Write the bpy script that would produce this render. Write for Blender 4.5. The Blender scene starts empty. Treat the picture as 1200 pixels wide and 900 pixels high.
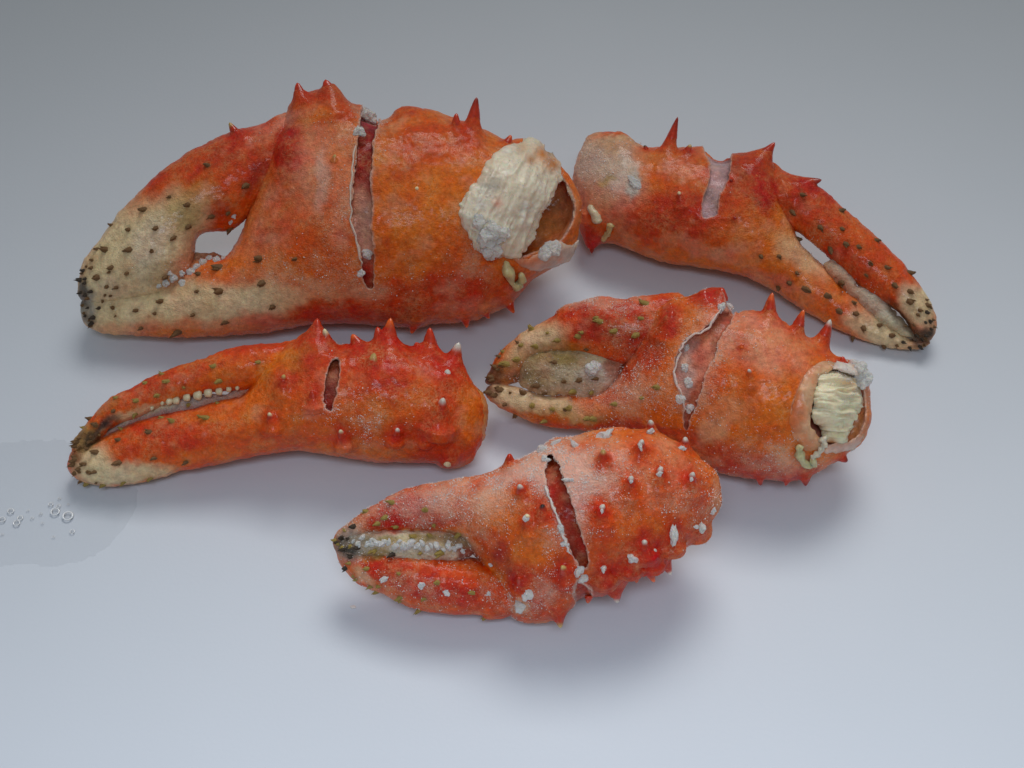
import bpy, math, random
import numpy as np
from mathutils import Vector, Matrix

# ------------------------------------------------------------------ camera, world, lamps
scene = bpy.context.scene
E = math.radians(54.0)            # how steeply the camera looks down
FPX = 2000.0                      # focal length in photo pixels (1200 wide)
DIST = 0.50
S = DIST / FPX                    # metres per photo pixel at the middle
FWD = np.array([0, math.cos(E), -math.sin(E)])
UPV = np.array([0, math.sin(E), math.cos(E)])
RGT = np.array([1.0, 0, 0])
CAM = -FWD * DIST
cd = bpy.data.cameras.new("camera"); cam = bpy.data.objects.new("camera", cd)
scene.collection.objects.link(cam); scene.camera = cam
cam.location = CAM; cam.rotation_euler = (math.pi/2 - E, 0, 0)
cd.sensor_width = 36; cd.lens = FPX/1200*36; cd.clip_start = 0.01; cd.clip_end = 20
cd.dof.use_dof = False

w = bpy.data.worlds.new("World"); scene.world = w; w.use_nodes = True
bg = w.node_tree.nodes["Background"]
bg.inputs[0].default_value = (0.94, 0.99, 0.97, 1); bg.inputs[1].default_value = 0.165

def area(name, loc, target, sx, sy, power, col, spread):
    l = bpy.data.lights.new(name, 'AREA'); l.shape = 'RECTANGLE'; l.size = sx; l.size_y = sy
    l.energy = power; l.color = col; l.spread = math.radians(spread)
    o = bpy.data.objects.new(name, l); scene.collection.objects.link(o)
    o.location = loc
    o.rotation_euler = (Vector(target)-Vector(loc)).to_track_quat('-Z', 'Y').to_euler()
    return o
area("window_light", (0.15, 0.53, 0.93), (0.03, -0.42, 0), 0.62, 0.52, 0.98, (1.0, 0.99, 0.97), 58)
area("front_fill_light", (0.0, -0.68, 1.0), (0.0, -0.46, 0), 0.6, 0.5, 1.26, (0.80, 0.90, 1.06), 50)  # added fill from the front, brightens the near board and claw fronts
vs = scene.view_settings
vs.view_transform = 'Standard'; vs.look = 'None'; vs.exposure = 0; vs.gamma = 1; vs.use_curve_mapping = False
scene.cycles.max_bounces = 8; scene.cycles.transparent_max_bounces = 8
scene.cycles.use_denoising = True
C = scene.collection

def ray(px, py):
    px = np.asarray(px, float)[..., None]; py = np.asarray(py, float)[..., None]
    return FWD + RGT*(px-600)/FPX - UPV*(py-450)/FPX
def depth_at(px, py, h):
    return (h - CAM[2]) / ray(px, py)[..., 2]
def on_plane(px, py, h=0.0):
    return CAM + ray(px, py)*depth_at(px, py, h)[..., None]

# ------------------------------------------------------------------ noise
def _h(ix, iy, iz, seed):
    n = (ix*374761393 + iy*668265263 + iz*2147483647 + seed*1274126177) & 0xffffffff
    n = ((n ^ (n >> 13))*1103515245) & 0xffffffff
    n = ((n ^ (n >> 15))*2246822519) & 0xffffffff
    return ((n ^ (n >> 16)) & 0xffff)/32767.5 - 1
def vnoise(p, scale, seed=0):
    p = np.asarray(p, float)/scale; i = np.floor(p).astype(np.int64); f = p-i; f = f*f*(3-2*f)
    r = 0
    for a in (0, 1):
        for b in (0, 1):
            for c in (0, 1):
                wgt = (f[..., 0] if a else 1-f[..., 0])*(f[..., 1] if b else 1-f[..., 1])*(f[..., 2] if c else 1-f[..., 2])
                r = r + wgt*_h(i[..., 0]+a, i[..., 1]+b, i[..., 2]+c, seed)
    return r
def fbm(p, scale, seed=0, oct=3):
    r = 0; a = 1; t = 0
    for k in range(oct):
        r = r + a*vnoise(p, scale/2**k, seed+k*17); t += a; a *= .5
    return r/t
def sstep(a, b, x):
    t = np.clip((x-a)/(b-a), 0, 1); return t*t*(3-2*t)

# ------------------------------------------------------------------ outline -> inflated solid
def spline(pts, n=4, closed=True):
    P = np.array(pts, float); out = []
    N = len(P)
    for i in range(N if closed else N-1):
        if closed: a, b, c, d = P[(i-1) % N], P[i], P[(i+1) % N], P[(i+2) % N]
        else: a, b, c, d = P[max(i-1, 0)], P[i], P[i+1], P[min(i+2, N-1)]
        for k in range(n):
            t = k/n
            out.append(.5*((2*b)+(c-a)*t+(2*a-5*b+4*c-d)*t*t+(3*b-a-3*c+d)*t**3))
    if not closed: out.append(P[-1])
    return np.array(out)
def poly_sd(X, Y, P):
    """signed distance, positive inside"""
    shp = X.shape; x = X.ravel(); y = Y.ravel()
    best = np.full(x.shape, 1e18); ins = np.zeros(x.shape, bool)
    N = len(P)
    for i in range(N):
        ax, ay = P[i]; bx, by = P[(i+1) % N]
        dx, dy = bx-ax, by-ay
        t = np.clip(((x-ax)*dx+(y-ay)*dy)/(dx*dx+dy*dy+1e-9), 0, 1)
        best = np.minimum(best, (x-ax-t*dx)**2+(y-ay-t*dy)**2)
        if ay != by:
            c = ((ay > y) != (by > y)) & (x < (bx-ax)*(y-ay)/(by-ay)+ax)
            ins ^= c
    d = np.sqrt(best)
    return np.where(ins, d, -d).reshape(shp)
def relax(u, mask, hh, it):
    om = 1.85
    ii, jj = np.indices(u.shape); par = (ii+jj) % 2
    m0 = mask & (par == 0); m1 = mask & (par == 1)
    for _ in range(it):
        for m in (m0, m1):
            s = np.zeros_like(u)
            s[1:-1, 1:-1] = (u[2:, 1:-1]+u[:-2, 1:-1]+u[1:-1, 2:]+u[1:-1, :-2]+hh*hh)/4
            u = np.where(m, u+om*(s-u), u)
    return u
def poisson(mask, h):
    if min(mask.shape) > 24:
        a, b = (mask.shape[0]//2)*2, (mask.shape[1]//2)*2
        m2 = mask[:a:2, :b:2]
        u2 = poisson(m2, h*2)
        u = np.zeros(mask.shape)
        u[:a, :b] = np.repeat(np.repeat(u2, 2, 0), 2, 1)
        if a < mask.shape[0]: u[a:] = u[a-1]
        if b < mask.shape[1]: u[:, b:] = u[:, b-1:b]
        u *= mask
        return relax(u, mask, h, 26)
    return relax(np.zeros(mask.shape), mask, h, 120)
def blur(a, n):
    for _ in range(n):
        a = (a+np.roll(a, 1, 0)+np.roll(a, -1, 0)+np.roll(a, 1, 1)+np.roll(a, -1, 1))/5
    return a
def nets(F, org, h):
    """surface nets; F>0 inside; returns verts (float) and quads"""
    ins = F > 0
    nx, ny, nz = F.shape
    c = np.zeros((nx-1, ny-1, nz-1), np.uint8)
    for a in (0, 1):
        for b in (0, 1):
            for d in (0, 1):
                c += ins[a:nx-1+a, b:ny-1+b, d:nz-1+d]
    act = (c > 0) & (c < 8)
    I, J, K = np.nonzero(act)
    idx = np.full(act.shape, -1, np.int32); idx[I, J, K] = np.arange(len(I))
    acc = np.zeros((len(I), 3)); cnt = np.zeros(len(I))
    corners = [(a, b, d) for a in (0, 1) for b in (0, 1) for d in (0, 1)]
    val = {q: F[I+q[0], J+q[1], K+q[2]].astype(float) for q in corners}
    for q in corners:
        for ax in range(3):
            if q[ax] == 0:
                r = list(q); r[ax] = 1; r = tuple(r)
                va, vb = val[q], val[r]
                m = (va > 0) != (vb > 0)
                t = np.where(m, va/np.where(m, va-vb, 1), 0)
                for k in range(3):
                    acc[:, k] += np.where(m, q[k]+(t if k == ax else 0), 0)
                cnt += m
    V = (np.stack([I, J, K], 1)+acc/cnt[:, None])*h+org
    Q = []
    # x edges
    e = ins[:-1, 1:-1, 1:-1] != ins[1:, 1:-1, 1:-1]
    i, j, k = np.nonzero(e); j = j+1; k = k+1
    q = np.stack([idx[i, j-1, k-1], idx[i, j, k-1], idx[i, j, k], idx[i, j-1, k]], 1)
    f = ins[i, j, k]; q[~f] = q[~f][:, ::-1]; Q.append(q)
    e = ins[1:-1, :-1, 1:-1] != ins[1:-1, 1:, 1:-1]
    i, j, k = np.nonzero(e); i = i+1; k = k+1
    q = np.stack([idx[i-1, j, k-1], idx[i-1, j, k], idx[i, j, k], idx[i, j, k-1]], 1)
    f = ins[i, j, k]; q[~f] = q[~f][:, ::-1]; Q.append(q)
    e = ins[1:-1, 1:-1, :-1] != ins[1:-1, 1:-1, 1:]
    i, j, k = np.nonzero(e); i = i+1; j = j+1
    q = np.stack([idx[i-1, j-1, k], idx[i, j-1, k], idx[i, j, k], idx[i-1, j, k]], 1)
    f = ins[i, j, k]; q[~f] = q[~f][:, ::-1]; Q.append(q)
    return V, np.concatenate(Q)
def normals(V, Q):
    a = V[Q[:, 2]]-V[Q[:, 0]]; b = V[Q[:, 3]]-V[Q[:, 1]]
    n = np.cross(a, b); N = np.zeros_like(V)
    for k in range(3):
        N[:, k] = sum(np.bincount(Q[:, c], n[:, k], len(V)) for c in range(4))
    return N/(np.linalg.norm(N, axis=1)[:, None]+1e-12)

class Field:
    """a 2-D grid over one outline: U = squared half thickness"""
    def __init__(s, outline, vox, rough=1.2, seed=0, pad=8):
        P = spline(outline); s.P = P; s.h = vox
        lo = P.min(0)-pad; hi = P.max(0)+pad; s.lo = lo
        s.n = np.ceil((hi-lo)/vox).astype(int)+1
        X, Y = np.meshgrid(lo[0]+np.arange(s.n[0])*vox, lo[1]+np.arange(s.n[1])*vox, indexing='ij')
        s.X, s.Y = X, Y
        q = np.stack([X, Y, 0*X], -1)
        wx = rough*(fbm(q, 14, seed)+.5*vnoise(q, 5, seed+3)); wy = rough*(fbm(q, 14, seed+50)+.5*vnoise(q, 5, seed+53))
        d = poly_sd(X+wx, Y+wy, P); s.d = d
        u = poisson(d > 0, vox)
        m = d > 2.2*vox
        G = np.where(m, 2*u/np.maximum(d, .1), 0.0)
        wgt = m.astype(float); g = G.copy()
        gb, wb = blur(g, 14), blur(wgt, 14)
        ext = gb/np.maximum(wb, 1e-6)
        ext = np.where(wb > 1e-4, ext, (ext*(wb > 1e-4)).sum()/max((wb > 1e-4).sum(), 1))
        s.U = d*np.where(m, G, ext)
    def at(s, A, x, y):
        i = np.clip((np.asarray(x)-s.lo[0])/s.h, 0, s.n[0]-1.001); j = np.clip((np.asarray(y)-s.lo[1])/s.h, 0, s.n[1]-1.001)
        a = i.astype(int); b = j.astype(int); f = i-a; g = j-b
        return A[a, b]*(1-f)*(1-g)+A[a+1, b]*f*(1-g)+A[a, b+1]*(1-f)*g+A[a+1, b+1]*f*g

# ------------------------------------------------------------------ materials
def mat(name):
    m = bpy.data.materials.new(name); m.use_nodes = True
    nt = m.node_tree; return m, nt, nt.nodes, nt.links, nt.nodes["Principled BSDF"]
def N(nodes, typ, **kw):
    n = nodes.new(typ)
    for k, v in kw.items():
        if k in ('operation', 'blend_type', 'data_type', 'attribute_name', 'feature', 'distance', 'noise_dimensions', 'clamp'):
            setattr(n, k, v)
        else: n.inputs[k.replace('_', ' ')].default_value = v
    return n
def shell_material():
    m, nt, ns, L, P = mat("crab_shell")
    at = N(ns, 'ShaderNodeAttribute', attribute_name='Col'); fr = N(ns, 'ShaderNodeAttribute', attribute_name='frost')
    tc = ns.new('ShaderNodeTexCoord')
    def noise(sc, det=4, rough=.6):
        n = N(ns, 'ShaderNodeTexNoise', Scale=sc, Detail=det, Roughness=rough); L.new(tc.outputs['Object'], n.inputs['Vector']); return n
    def rng(src, a, b, c, d):
        r = ns.new('ShaderNodeMapRange'); L.new(src, r.inputs[0])
        for k, v in zip((1, 2, 3, 4), (a, b, c, d)): r.inputs[k].default_value = v
        return r.outputs[0]
    n1 = noise(130, 5, .65); n2 = noise(600, 4, .7); n3 = noise(2600, 2, .6); n4 = noise(45, 3)
    hsv = ns.new('ShaderNodeHueSaturation'); L.new(at.outputs['Color'], hsv.inputs['Color'])
    L.new(rng(n1.outputs[0], .3, .7, .489, .505), hsv.inputs['Hue'])
    L.new(rng(n2.outputs[0], .25, .75, .66, 1.30), hsv.inputs['Value'])
    L.new(rng(n4.outputs[0], .3, .7, 1.12, 1.0), hsv.inputs['Saturation'])
    # pale reticulation of the shell
    vo = N(ns, 'ShaderNodeTexVoronoi', Scale=620, feature='DISTANCE_TO_EDGE'); 
    add = ns.new('ShaderNodeVectorMath'); add.operation = 'MULTIPLY_ADD'
    L.new(n2.outputs['Color'], add.inputs[0]); add.inputs[1].default_value = (.0042,)*3; L.new(tc.outputs['Object'], add.inputs[2])
    L.new(add.outputs[0], vo.inputs['Vector'])
    ret = rng(vo.outputs['Distance'], .0, .17, 1, 0)
    patch = rng(n1.outputs[0], .46, .70, 0, .42)
    mu = N(ns, 'ShaderNodeMath', operation='MULTIPLY'); L.new(ret, mu.inputs[0]); L.new(patch, mu.inputs[1])
    mx = ns.new('ShaderNodeMix'); mx.data_type = 'RGBA'; L.new(mu.outputs[0], mx.inputs[0]); L.new(hsv.outputs[0], mx.inputs[6]); mx.inputs[7].default_value = (.86, .46, .20, 1)
    # frost: grains of white where the attribute is high
    fg = N(ns, 'ShaderNodeMath', operation='MULTIPLY_ADD'); L.new(n3.outputs[0], fg.inputs[0]); fg.inputs[1].default_value = .9; L.new(n1.outputs[0], fg.inputs[2])
    sm = N(ns, 'ShaderNodeMath', operation='ADD'); L.new(fg.outputs[0], sm.inputs[0]); L.new(fr.outputs['Fac'], sm.inputs[1])
    ff = rng(sm.outputs[0], 1.28, 1.80, 0, .5)
    mx2 = ns.new('ShaderNodeMix'); mx2.data_type = 'RGBA'; L.new(ff, mx2.inputs[0]); L.new(mx.outputs[2], mx2.inputs[6]); mx2.inputs[7].default_value = (.92, .68, .57, 1)
    sv = N(ns, 'ShaderNodeTexVoronoi', Scale=1150, feature='F1'); L.new(add.outputs[0], sv.inputs['Vector'])
    dot = rng(sv.outputs['Distance'], .10, .30, 1, 0); dm = N(ns, 'ShaderNodeMath', operation='MULTIPLY'); L.new(dot, dm.inputs[0]); L.new(rng(n2.outputs[0], .42, .68, 0, .5), dm.inputs[1])
    mx3 = ns.new('ShaderNodeMix'); mx3.data_type = 'RGBA'; L.new(dm.outputs[0], mx3.inputs[0]); L.new(mx2.outputs[2], mx3.inputs[6]); mx3.inputs[7].default_value = (.92, .56, .34, 1)
    L.new(mx3.outputs[2], P.inputs['Base Color'])
    P.inputs['Subsurface Weight'].default_value = .15; P.inputs['Subsurface Radius'].default_value = (1, .35, .18); P.inputs['Subsurface Scale'].default_value = .0018
    rr = rng(n2.outputs[0], .3, .7, .30, .58); L.new(rr, P.inputs['Roughness'])
    P.inputs['Coat Weight'].default_value = .2; P.inputs['Coat Roughness'].default_value = .12; P.inputs['Specular IOR Level'].default_value = .3
    h1 = N(ns, 'ShaderNodeMath', operation='MULTIPLY'); L.new(n2.outputs[0], h1.inputs[0]); h1.inputs[1].default_value = 1.0
    h2 = N(ns, 'ShaderNodeMath', operation='MULTIPLY_ADD'); L.new(n3.outputs[0], h2.inputs[0]); h2.inputs[1].default_value = .48; L.new(h1.outputs[0], h2.inputs[2])
    h3 = N(ns, 'ShaderNodeMath', operation='MULTIPLY_ADD'); L.new(n1.outputs[0], h3.inputs[0]); h3.inputs[1].default_value = .6; L.new(h2.outputs[0], h3.inputs[2])
    h4 = N(ns, 'ShaderNodeMath', operation='MULTIPLY_ADD'); L.new(ff, h4.inputs[0]); h4.inputs[1].default_value = .5; L.new(h3.outputs[0], h4.inputs[2])
    bp = N(ns, 'ShaderNodeBump', Strength=.7, Distance=.0010); L.new(h4.outputs[0], bp.inputs['Height']); L.new(bp.outputs[0], P.inputs['Normal'])
    return m
def simple(name, col, rough, sss=.0, spec=.5, trans=0, bump=None, coat=0, ior=1.45, alpha=1, use_attr=False, var=.25):
    m, nt, ns, L, P = mat(name)
    P.inputs['Roughness'].default_value = rough; P.inputs['IOR'].default_value = ior
    P.inputs['Transmission Weight'].default_value = trans; P.inputs['Coat Weight'].default_value = coat
    P.inputs['Coat Roughness'].default_value = .15
    P.inputs['Alpha'].default_value = alpha
    if sss:
        P.inputs['Subsurface Weight'].default_value = sss; P.inputs['Subsurface Radius'].default_value = (1, .6, .4); P.inputs['Subsurface Scale'].default_value = .0025
    tc = ns.new('ShaderNodeTexCoord')
    n = N(ns, 'ShaderNodeTexNoise', Scale=bump[0] if bump else 500, Detail=4, Roughness=.65); L.new(tc.outputs['Object'], n.inputs['Vector'])
    hsv = ns.new('ShaderNodeHueSaturation'); r = ns.new('ShaderNodeMapRange'); L.new(n.outputs[0], r.inputs[0])
    for k, v in zip((1, 2, 3, 4), (.3, .7, 1-var, 1+var)): r.inputs[k].default_value = v
    L.new(r.outputs[0], hsv.inputs['Value'])
    if use_attr:
        at = N(ns, 'ShaderNodeAttribute', attribute_name='Col'); L.new(at.outputs['Color'], hsv.inputs['Color'])
    else: hsv.inputs['Color'].default_value = (*col, 1)
    L.new(hsv.outputs[0], P.inputs['Base Color'])
    if bump:
        bp = N(ns, 'ShaderNodeBump', Strength=bump[2], Distance=bump[1]); L.new(n.outputs[0], bp.inputs['Height']); L.new(bp.outputs[0], P.inputs['Normal'])
    return m
SHELL = shell_material()
SPINE = simple("spine_horn", None, .30, sss=.15, coat=.5, bump=(700, .0004, .5), use_attr=True, var=.25)
MEAT = simple("crab_meat", None, .28, sss=.7, coat=.25, bump=(650, .0007, .6), use_attr=True, var=.1)
MEAT.node_tree.nodes["Principled BSDF"].inputs['Subsurface Scale'].default_value = .0015
BRIS = simple("bristle_brown", (.19, .095, .032), .5, bump=(1500, .0003, .5), var=.5)
BRISY = simple("bristle_olive", (.36, .25, .055), .5, bump=(1500, .0003, .5), var=.5)
BRISK = simple("bristle_dark", (.05, .032, .018), .4, bump=(1500, .0003, .5), var=.5)
TOOTH = simple("tooth_ivory", (.78, .66, .42), .3, sss=.2, coat=.3, var=.15)
ICE = simple("cloudy_ice", (1.0, .93, .85), .22, sss=.4, trans=.1, bump=(900, .0012, 1.0), ior=1.31, var=.06, alpha=.86)
ICEC = simple("stained_ice", None, .26, sss=.4, trans=.12, bump=(800, .0014, 1.0), ior=1.31, use_attr=True, var=.22)
FROST = simple("frost_grain", (.97, .90, .84), .25, trans=.1, ior=1.31, var=.1, alpha=.85)
def film_material(name, a0, a1, rough, colr=(.95, .97, 1)):
    m, nt, ns, L, P = mat(name)
    P.inputs['Base Color'].default_value = (*colr, 1); P.inputs['Roughness'].default_value = rough; P.inputs['IOR'].default_value = 1.33
    lw = ns.new('ShaderNodeLayerWeight'); lw.inputs[0].default_value = .35
    r = ns.new('ShaderNodeMapRange'); L.new(lw.outputs['Facing'], r.inputs[0]); r.inputs[1].default_value = .25; r.inputs[2].default_value = .9
    P.inputs['Specular IOR Level'].default_value = .6; r.inputs[3].default_value = a0; r.inputs[4].default_value = a1; L.new(r.outputs[0], P.inputs['Alpha'])
    return m
WATER = film_material("water", .035, .06, .05, (.40, .42, .45))
HIGHLIGHT_RING = simple('bubble_highlight_ring', (.96, .97, .98), .12, sss=.2, spec=.6, coat=.5, var=.02)  # white ring modelled in place of the bright highlight round each bubble
BUBBLE = film_material("bubble_skin", .05, .3, .05)
HORNTIP = {}

RED = (.62, .034, .004); DRED = (.34, .016, .003); ORA = (.82, .118, .010); LOR = (.90, .235, .050); PNK = (.92, .32, .18)
CRM = (.90, .73, .43); WHT = (.74, .69, .60); BRN = (.10, .05, .018); BLK = (.022, .019, .016); OLV = (.40, .29, .08)
YEL = (.62, .42, .14); PUR = (.30, .10, .09); GRY = (.42, .40, .34); LIL = (.60, .44, .45)

def link_mesh(name, V, Q, material, parent, col=None, frost=None, smooth=True, kind=None, label=None):
    me = bpy.data.meshes.new(name)
    V = np.asarray(V, np.float32)
    if isinstance(Q, np.ndarray) and Q.ndim == 2:
        k = Q.shape[1]
        me.vertices.add(len(V)); me.vertices.foreach_set('co', V.ravel())
        me.loops.add(Q.size); me.loops.foreach_set('vertex_index', Q.astype(np.int32).ravel())
        me.polygons.add(len(Q)); me.polygons.foreach_set('loop_start', np.arange(0, Q.size, k, dtype=np.int32))
        me.polygons.foreach_set('loop_total', np.full(len(Q), k, np.int32))
        me.update(calc_edges=True); me.validate()
    else:
        me.from_pydata([tuple(v) for v in V], [], Q); me.update()
    if col is not None:
        a = me.color_attributes.new('Col', 'FLOAT_COLOR', 'POINT')
        a.data.foreach_set('color', np.concatenate([col, np.ones((len(V), 1))], 1).astype(np.float32).ravel())
    if frost is not None:
        a = me.attributes.new('frost', 'FLOAT', 'POINT'); a.data.foreach_set('value', np.asarray(frost, np.float32))
    me.polygons.foreach_set('use_smooth', np.full(len(me.polygons), smooth))
    me.materials.append(material)
    o = bpy.data.objects.new(name, me); C.objects.link(o)
    if parent is not None: o.parent = parent
    if kind: o['kind'] = kind
    if label: o['label'] = label
    return o

# ------------------------------------------------------------------ one claw
def prof(t, blunt): return .75*np.exp(-t*4.0)+(1-t)*(.95-.5*blunt)+blunt*.72*np.sqrt(np.maximum(1-t**4, 0))

class Claw:
    def __init__(s, name, label, category, A, B, seed, group='crab claws laid out on the white surface'):
        """A, B = axis ends (px, py, centre height px)"""
        s.A, s.B, s.seed = np.array(A, float), np.array(B, float), seed
        s.lift = 0.0; s.parts = []; s.blobs = []; s.frost = []; s.mounds = []; s.pieces = []; s.cutblobs = []
        s.root = bpy.data.objects.new(name, None); C.objects.link(s.root)
        s.root.empty_display_size = .01
        s.root['label'] = label; s.root['category'] = category; s.root['group'] = group
    def t(s, x, y):
        d = s.B[:2]-s.A[:2]
        return ((np.asarray(x)-s.A[0])*d[0]+(np.asarray(y)-s.A[1])*d[1])/(d@d)
    def world(s, P):
        x, y, ww = P[..., 0], P[..., 1], P[..., 2]
        t = s.t(x, y)
        za = depth_at(s.A[0], s.A[1], (s.A[2]+s.lift)*S); zb = depth_at(s.B[0], s.B[1], (s.B[2]+s.lift)*S)
        Z = za+(zb-za)*t-ww*S
        return CAM+ray(x, y)*Z[..., None]
    def colour(s, P, base, blobs):
        q = P.copy()
        j = np.stack([fbm(P, 22, s.seed+5), fbm(P, 22, s.seed+9)], 1)*9+np.stack([fbm(P, 7, s.seed+6), fbm(P, 7, s.seed+7)], 1)*3.5
        x = P[:, 0]+j[:, 0]; y = P[:, 1]+j[:, 1]
        c = np.tile(np.array(base, float), (len(P), 1))
        for b in blobs:
            bx, by, rx, ry, an, cc, st = b[:7]
            a = math.radians(an); dx, dy = x-bx, y-by
            u = (dx*math.cos(a)+dy*math.sin(a))/rx; v = (-dx*math.sin(a)+dy*math.cos(a))/ry
            m = st*(1-sstep(.45, 1.3, np.sqrt(u*u+v*v)))
            c = c*(1-m[:, None])+np.array(cc)*m[:, None]
        # mottling that belongs to the shell: salmon-pale clouds and deeper red-brown ones
        f1 = fbm(P, 20, s.seed+71, 4); f2 = fbm(P, 30, s.seed+83, 4); f3 = vnoise(P, 3.6, s.seed+90)*.5+vnoise(P, 7, s.seed+91)
        pale = (np.clip(f1*2.4-.05, 0, 1)*.52+np.clip(f3-.35, 0, 1)*.35)[:, None]
        deep = (np.clip(f2*2.4-.15, 0, 1)*.45+np.clip(-f3-.35, 0, 1)*.35)[:, None]
        c = c*(1-pale)+(c*.45+np.array((.90, .52, .34))*.55)*pale
        c = c*(1-deep)+c*np.array((.74, .48, .42))*deep
        return c
    def solid(s, name, outline, base_, k=.8, off=(0, 0), vox=1.6, slits=(), bowls=(), lumps=(), rough=1.2, amp=1.6,
              mat_=None, fibre=None, cutcol=None, label=None, frost0=0.0, grain=.3, host=None, lift=0, spines=()):
        f = Field(outline, vox, rough, s.seed+len(s.parts)*7)
        tt = s.t(f.X, f.Y)
        O = off[0]+(off[1]-off[0])*tt
        if host is not None:
            h = s.parts[host]; hf = h['f']
            su = np.sqrt(np.maximum(blur(np.maximum(hf.U, 0), 6), 0))
            O = hf.at(h['O'], f.X, f.Y)+h['k']*hf.at(su, f.X, f.Y)+lift
            O = blur(O, 4)
        Um = max(f.U.max(), 1); Rm = math.sqrt(Um)
        zmax = k*Rm+10
        lo = O.min()-zmax; nz = int((O.max()+zmax-lo)/vox)+2
        wz = lo+np.arange(nz)*vox
        W = (wz[None, None, :]-O[:, :, None]).astype(np.float32)
        F = f.U[:, :, None].astype(np.float32)-(W/k)**2
        d3 = Rm-np.sqrt(np.maximum(Rm*Rm-F, 0)); 
        cuts = []; cone = []
        for sp in spines:
            (bx, by), (tx, ty), r, dw = sp[:4]; kw = sp[4] if len(sp) > 4 else {}
            blunt = kw.get('blunt', .28)
            zf = float(f.at(O, bx, by)+k*math.sqrt(max(float(f.at(f.U, bx, by)), 0)))
            side = math.hypot(tx-bx, ty-by) > r*.9
            z0 = zf-(r*1.05 if side else r*.3)
            if not side and r > 5.5 and float(f.at(f.U, bx, by+1.4*r)) > (1.5*r)**2: by += r*.45; ty -= r*.95; kw['tipf'] = min(kw.get('tipf', .2), .13)
            base = np.array([bx, by, z0]); top = np.array([tx, ty, (z0 if side else zf)+dw])
            ax = top-base; ln = np.linalg.norm(ax); ax = ax/ln
            base = base-ax*r*.7; ln += r*.7
            m0 = np.minimum(base, top)-2*r-4; m1 = np.maximum(base, top)+2*r+4
            g0 = np.maximum(((m0-np.array([f.lo[0], f.lo[1], lo]))/vox).astype(int), 0); g1 = np.minimum(((m1-np.array([f.lo[0], f.lo[1], lo]))/vox).astype(int)+1, F.shape)
            sl = tuple(slice(a, b) for a, b in zip(g0, g1))
            gx = f.lo[0]+np.arange(g0[0], g1[0])*vox; gy = f.lo[1]+np.arange(g0[1], g1[1])*vox; gz = lo+np.arange(g0[2], g1[2])*vox
            G = np.stack(np.meshgrid(gx, gy, gz, indexing='ij'), -1)-base
            t = G@ax; rad = np.sqrt(np.maximum((G**2).sum(-1)-t*t, 0)); tn = np.clip(t/ln, 0, 1)
            cd_ = np.minimum(r*prof(tn, blunt)-rad, np.minimum(ln*.8-t, t+r))
            kk = r*.75; a_ = d3[sl]; hmix = np.clip(.5+.5*(cd_-a_)/kk, 0, 1)
            d3[sl] = a_*(1-hmix)+cd_*hmix+kk*hmix*(1-hmix)
            cone.append((base, ax, ln, r)); s.pieces.append((base, ax, ln, r, blunt, kw, side, len(s.parts)))
        for (poly, depth) in slits:
            jq = np.stack([f.X, f.Y, 0*f.X], -1); ds = poly_sd(f.X+2.6*fbm(jq, 19, 5)+1.4*vnoise(jq, 7, 8)+1.0*vnoise(jq, 2.6, 9), f.Y+2*vnoise(jq, 6, 19), spline(poly, 3))-.6
            Cc = np.minimum(ds[:, :, None], np.minimum(depth-d3, W+Rm*.25))
            d3 = np.minimum(d3, -Cc); cuts.append(ds)
        for (poly, H) in bowls:
            bf = Field(poly, vox*1.5, .8, 3)
            ub = np.sqrt(np.maximum(bf.at(bf.U, f.X, f.Y), 0)); rb = max(ub.max(), 1)
            inside = bf.at(bf.d, f.X, f.Y)
            out = (f.X < bf.lo[0]) | (f.Y < bf.lo[1]) | (f.X > bf.X.max()) | (f.Y > bf.Y.max())
            inside = np.where(out, -20, inside)
            floor = O+k*np.sqrt(np.maximum(f.U, 0))-H*np.where(out, 0, ub)/rb
            Cc = np.minimum(inside[:, :, None], wz[None, None, :]-floor[:, :, None])
            d3 = np.minimum(d3, -Cc); cuts.append(inside)
        V, Q = nets(d3, np.array([f.lo[0], f.lo[1], lo]), vox)
        Nn = normals(V, Q)
        # how deep below the uncut skin each vertex lies
        u = f.at(f.U, V[:, 0], V[:, 1]); o = f.at(O, V[:, 0], V[:, 1])
        dep = Rm-np.sqrt(np.maximum(Rm*Rm-(u-((V[:, 2]-o)/k)**2), 0))
        q = V.copy()
        if fibre:
            a = math.radians(fibre[0]); u_ = V[:, 0]*math.cos(a)+V[:, 1]*math.sin(a); v_ = -V[:, 0]*math.sin(a)+V[:, 1]*math.cos(a)
            v_ = v_+3*fbm(V, 25, 4)
            pq = np.stack([u_/7, v_, V[:, 2]/3], 1); fn = (.5-1.5*np.abs(vnoise(pq, fibre[1], s.seed+3)))+.45*(.5-1.5*np.abs(vnoise(pq, fibre[1]*.45, s.seed+13)))+.5*fbm(V, 26, 8)
            fib_ = fn
            V = V+Nn*(fn*fibre[2]*np.clip(Nn[:, 2]*2, 0, 1))[:, None]
        disp = amp*fbm(V, 34, s.seed, 4)+grain*vnoise(V, 4.5, s.seed+8)+grain*.6*vnoise(V, 2.6, s.seed+18)
        for (lx, ly, lr, la) in list(lumps)+[(a_, b_, c_, d_*.4) for a_, b_, c_, d_ in s.mounds]:
            g = ((V[:, 0]-lx)**2+(V[:, 1]-ly)**2)/(lr*lr)
            disp = disp+la*np.exp(-g)*np.clip(Nn[:, 2]*1.5+.5, 0, 1)
        for (cb, ax, ln, r) in cone:
            g = q-cb; t = np.clip(g@ax, 0, ln*1.2); dd = ((g-t[:, None]*ax)**2).sum(1)
            disp = disp*(1-.85*np.exp(-dd/(r*1.1)**2)*sstep(.05, .4, t/ln))
        V = V+Nn*disp[:, None]
        col = s.colour(q, base_, s.blobs)
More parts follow.
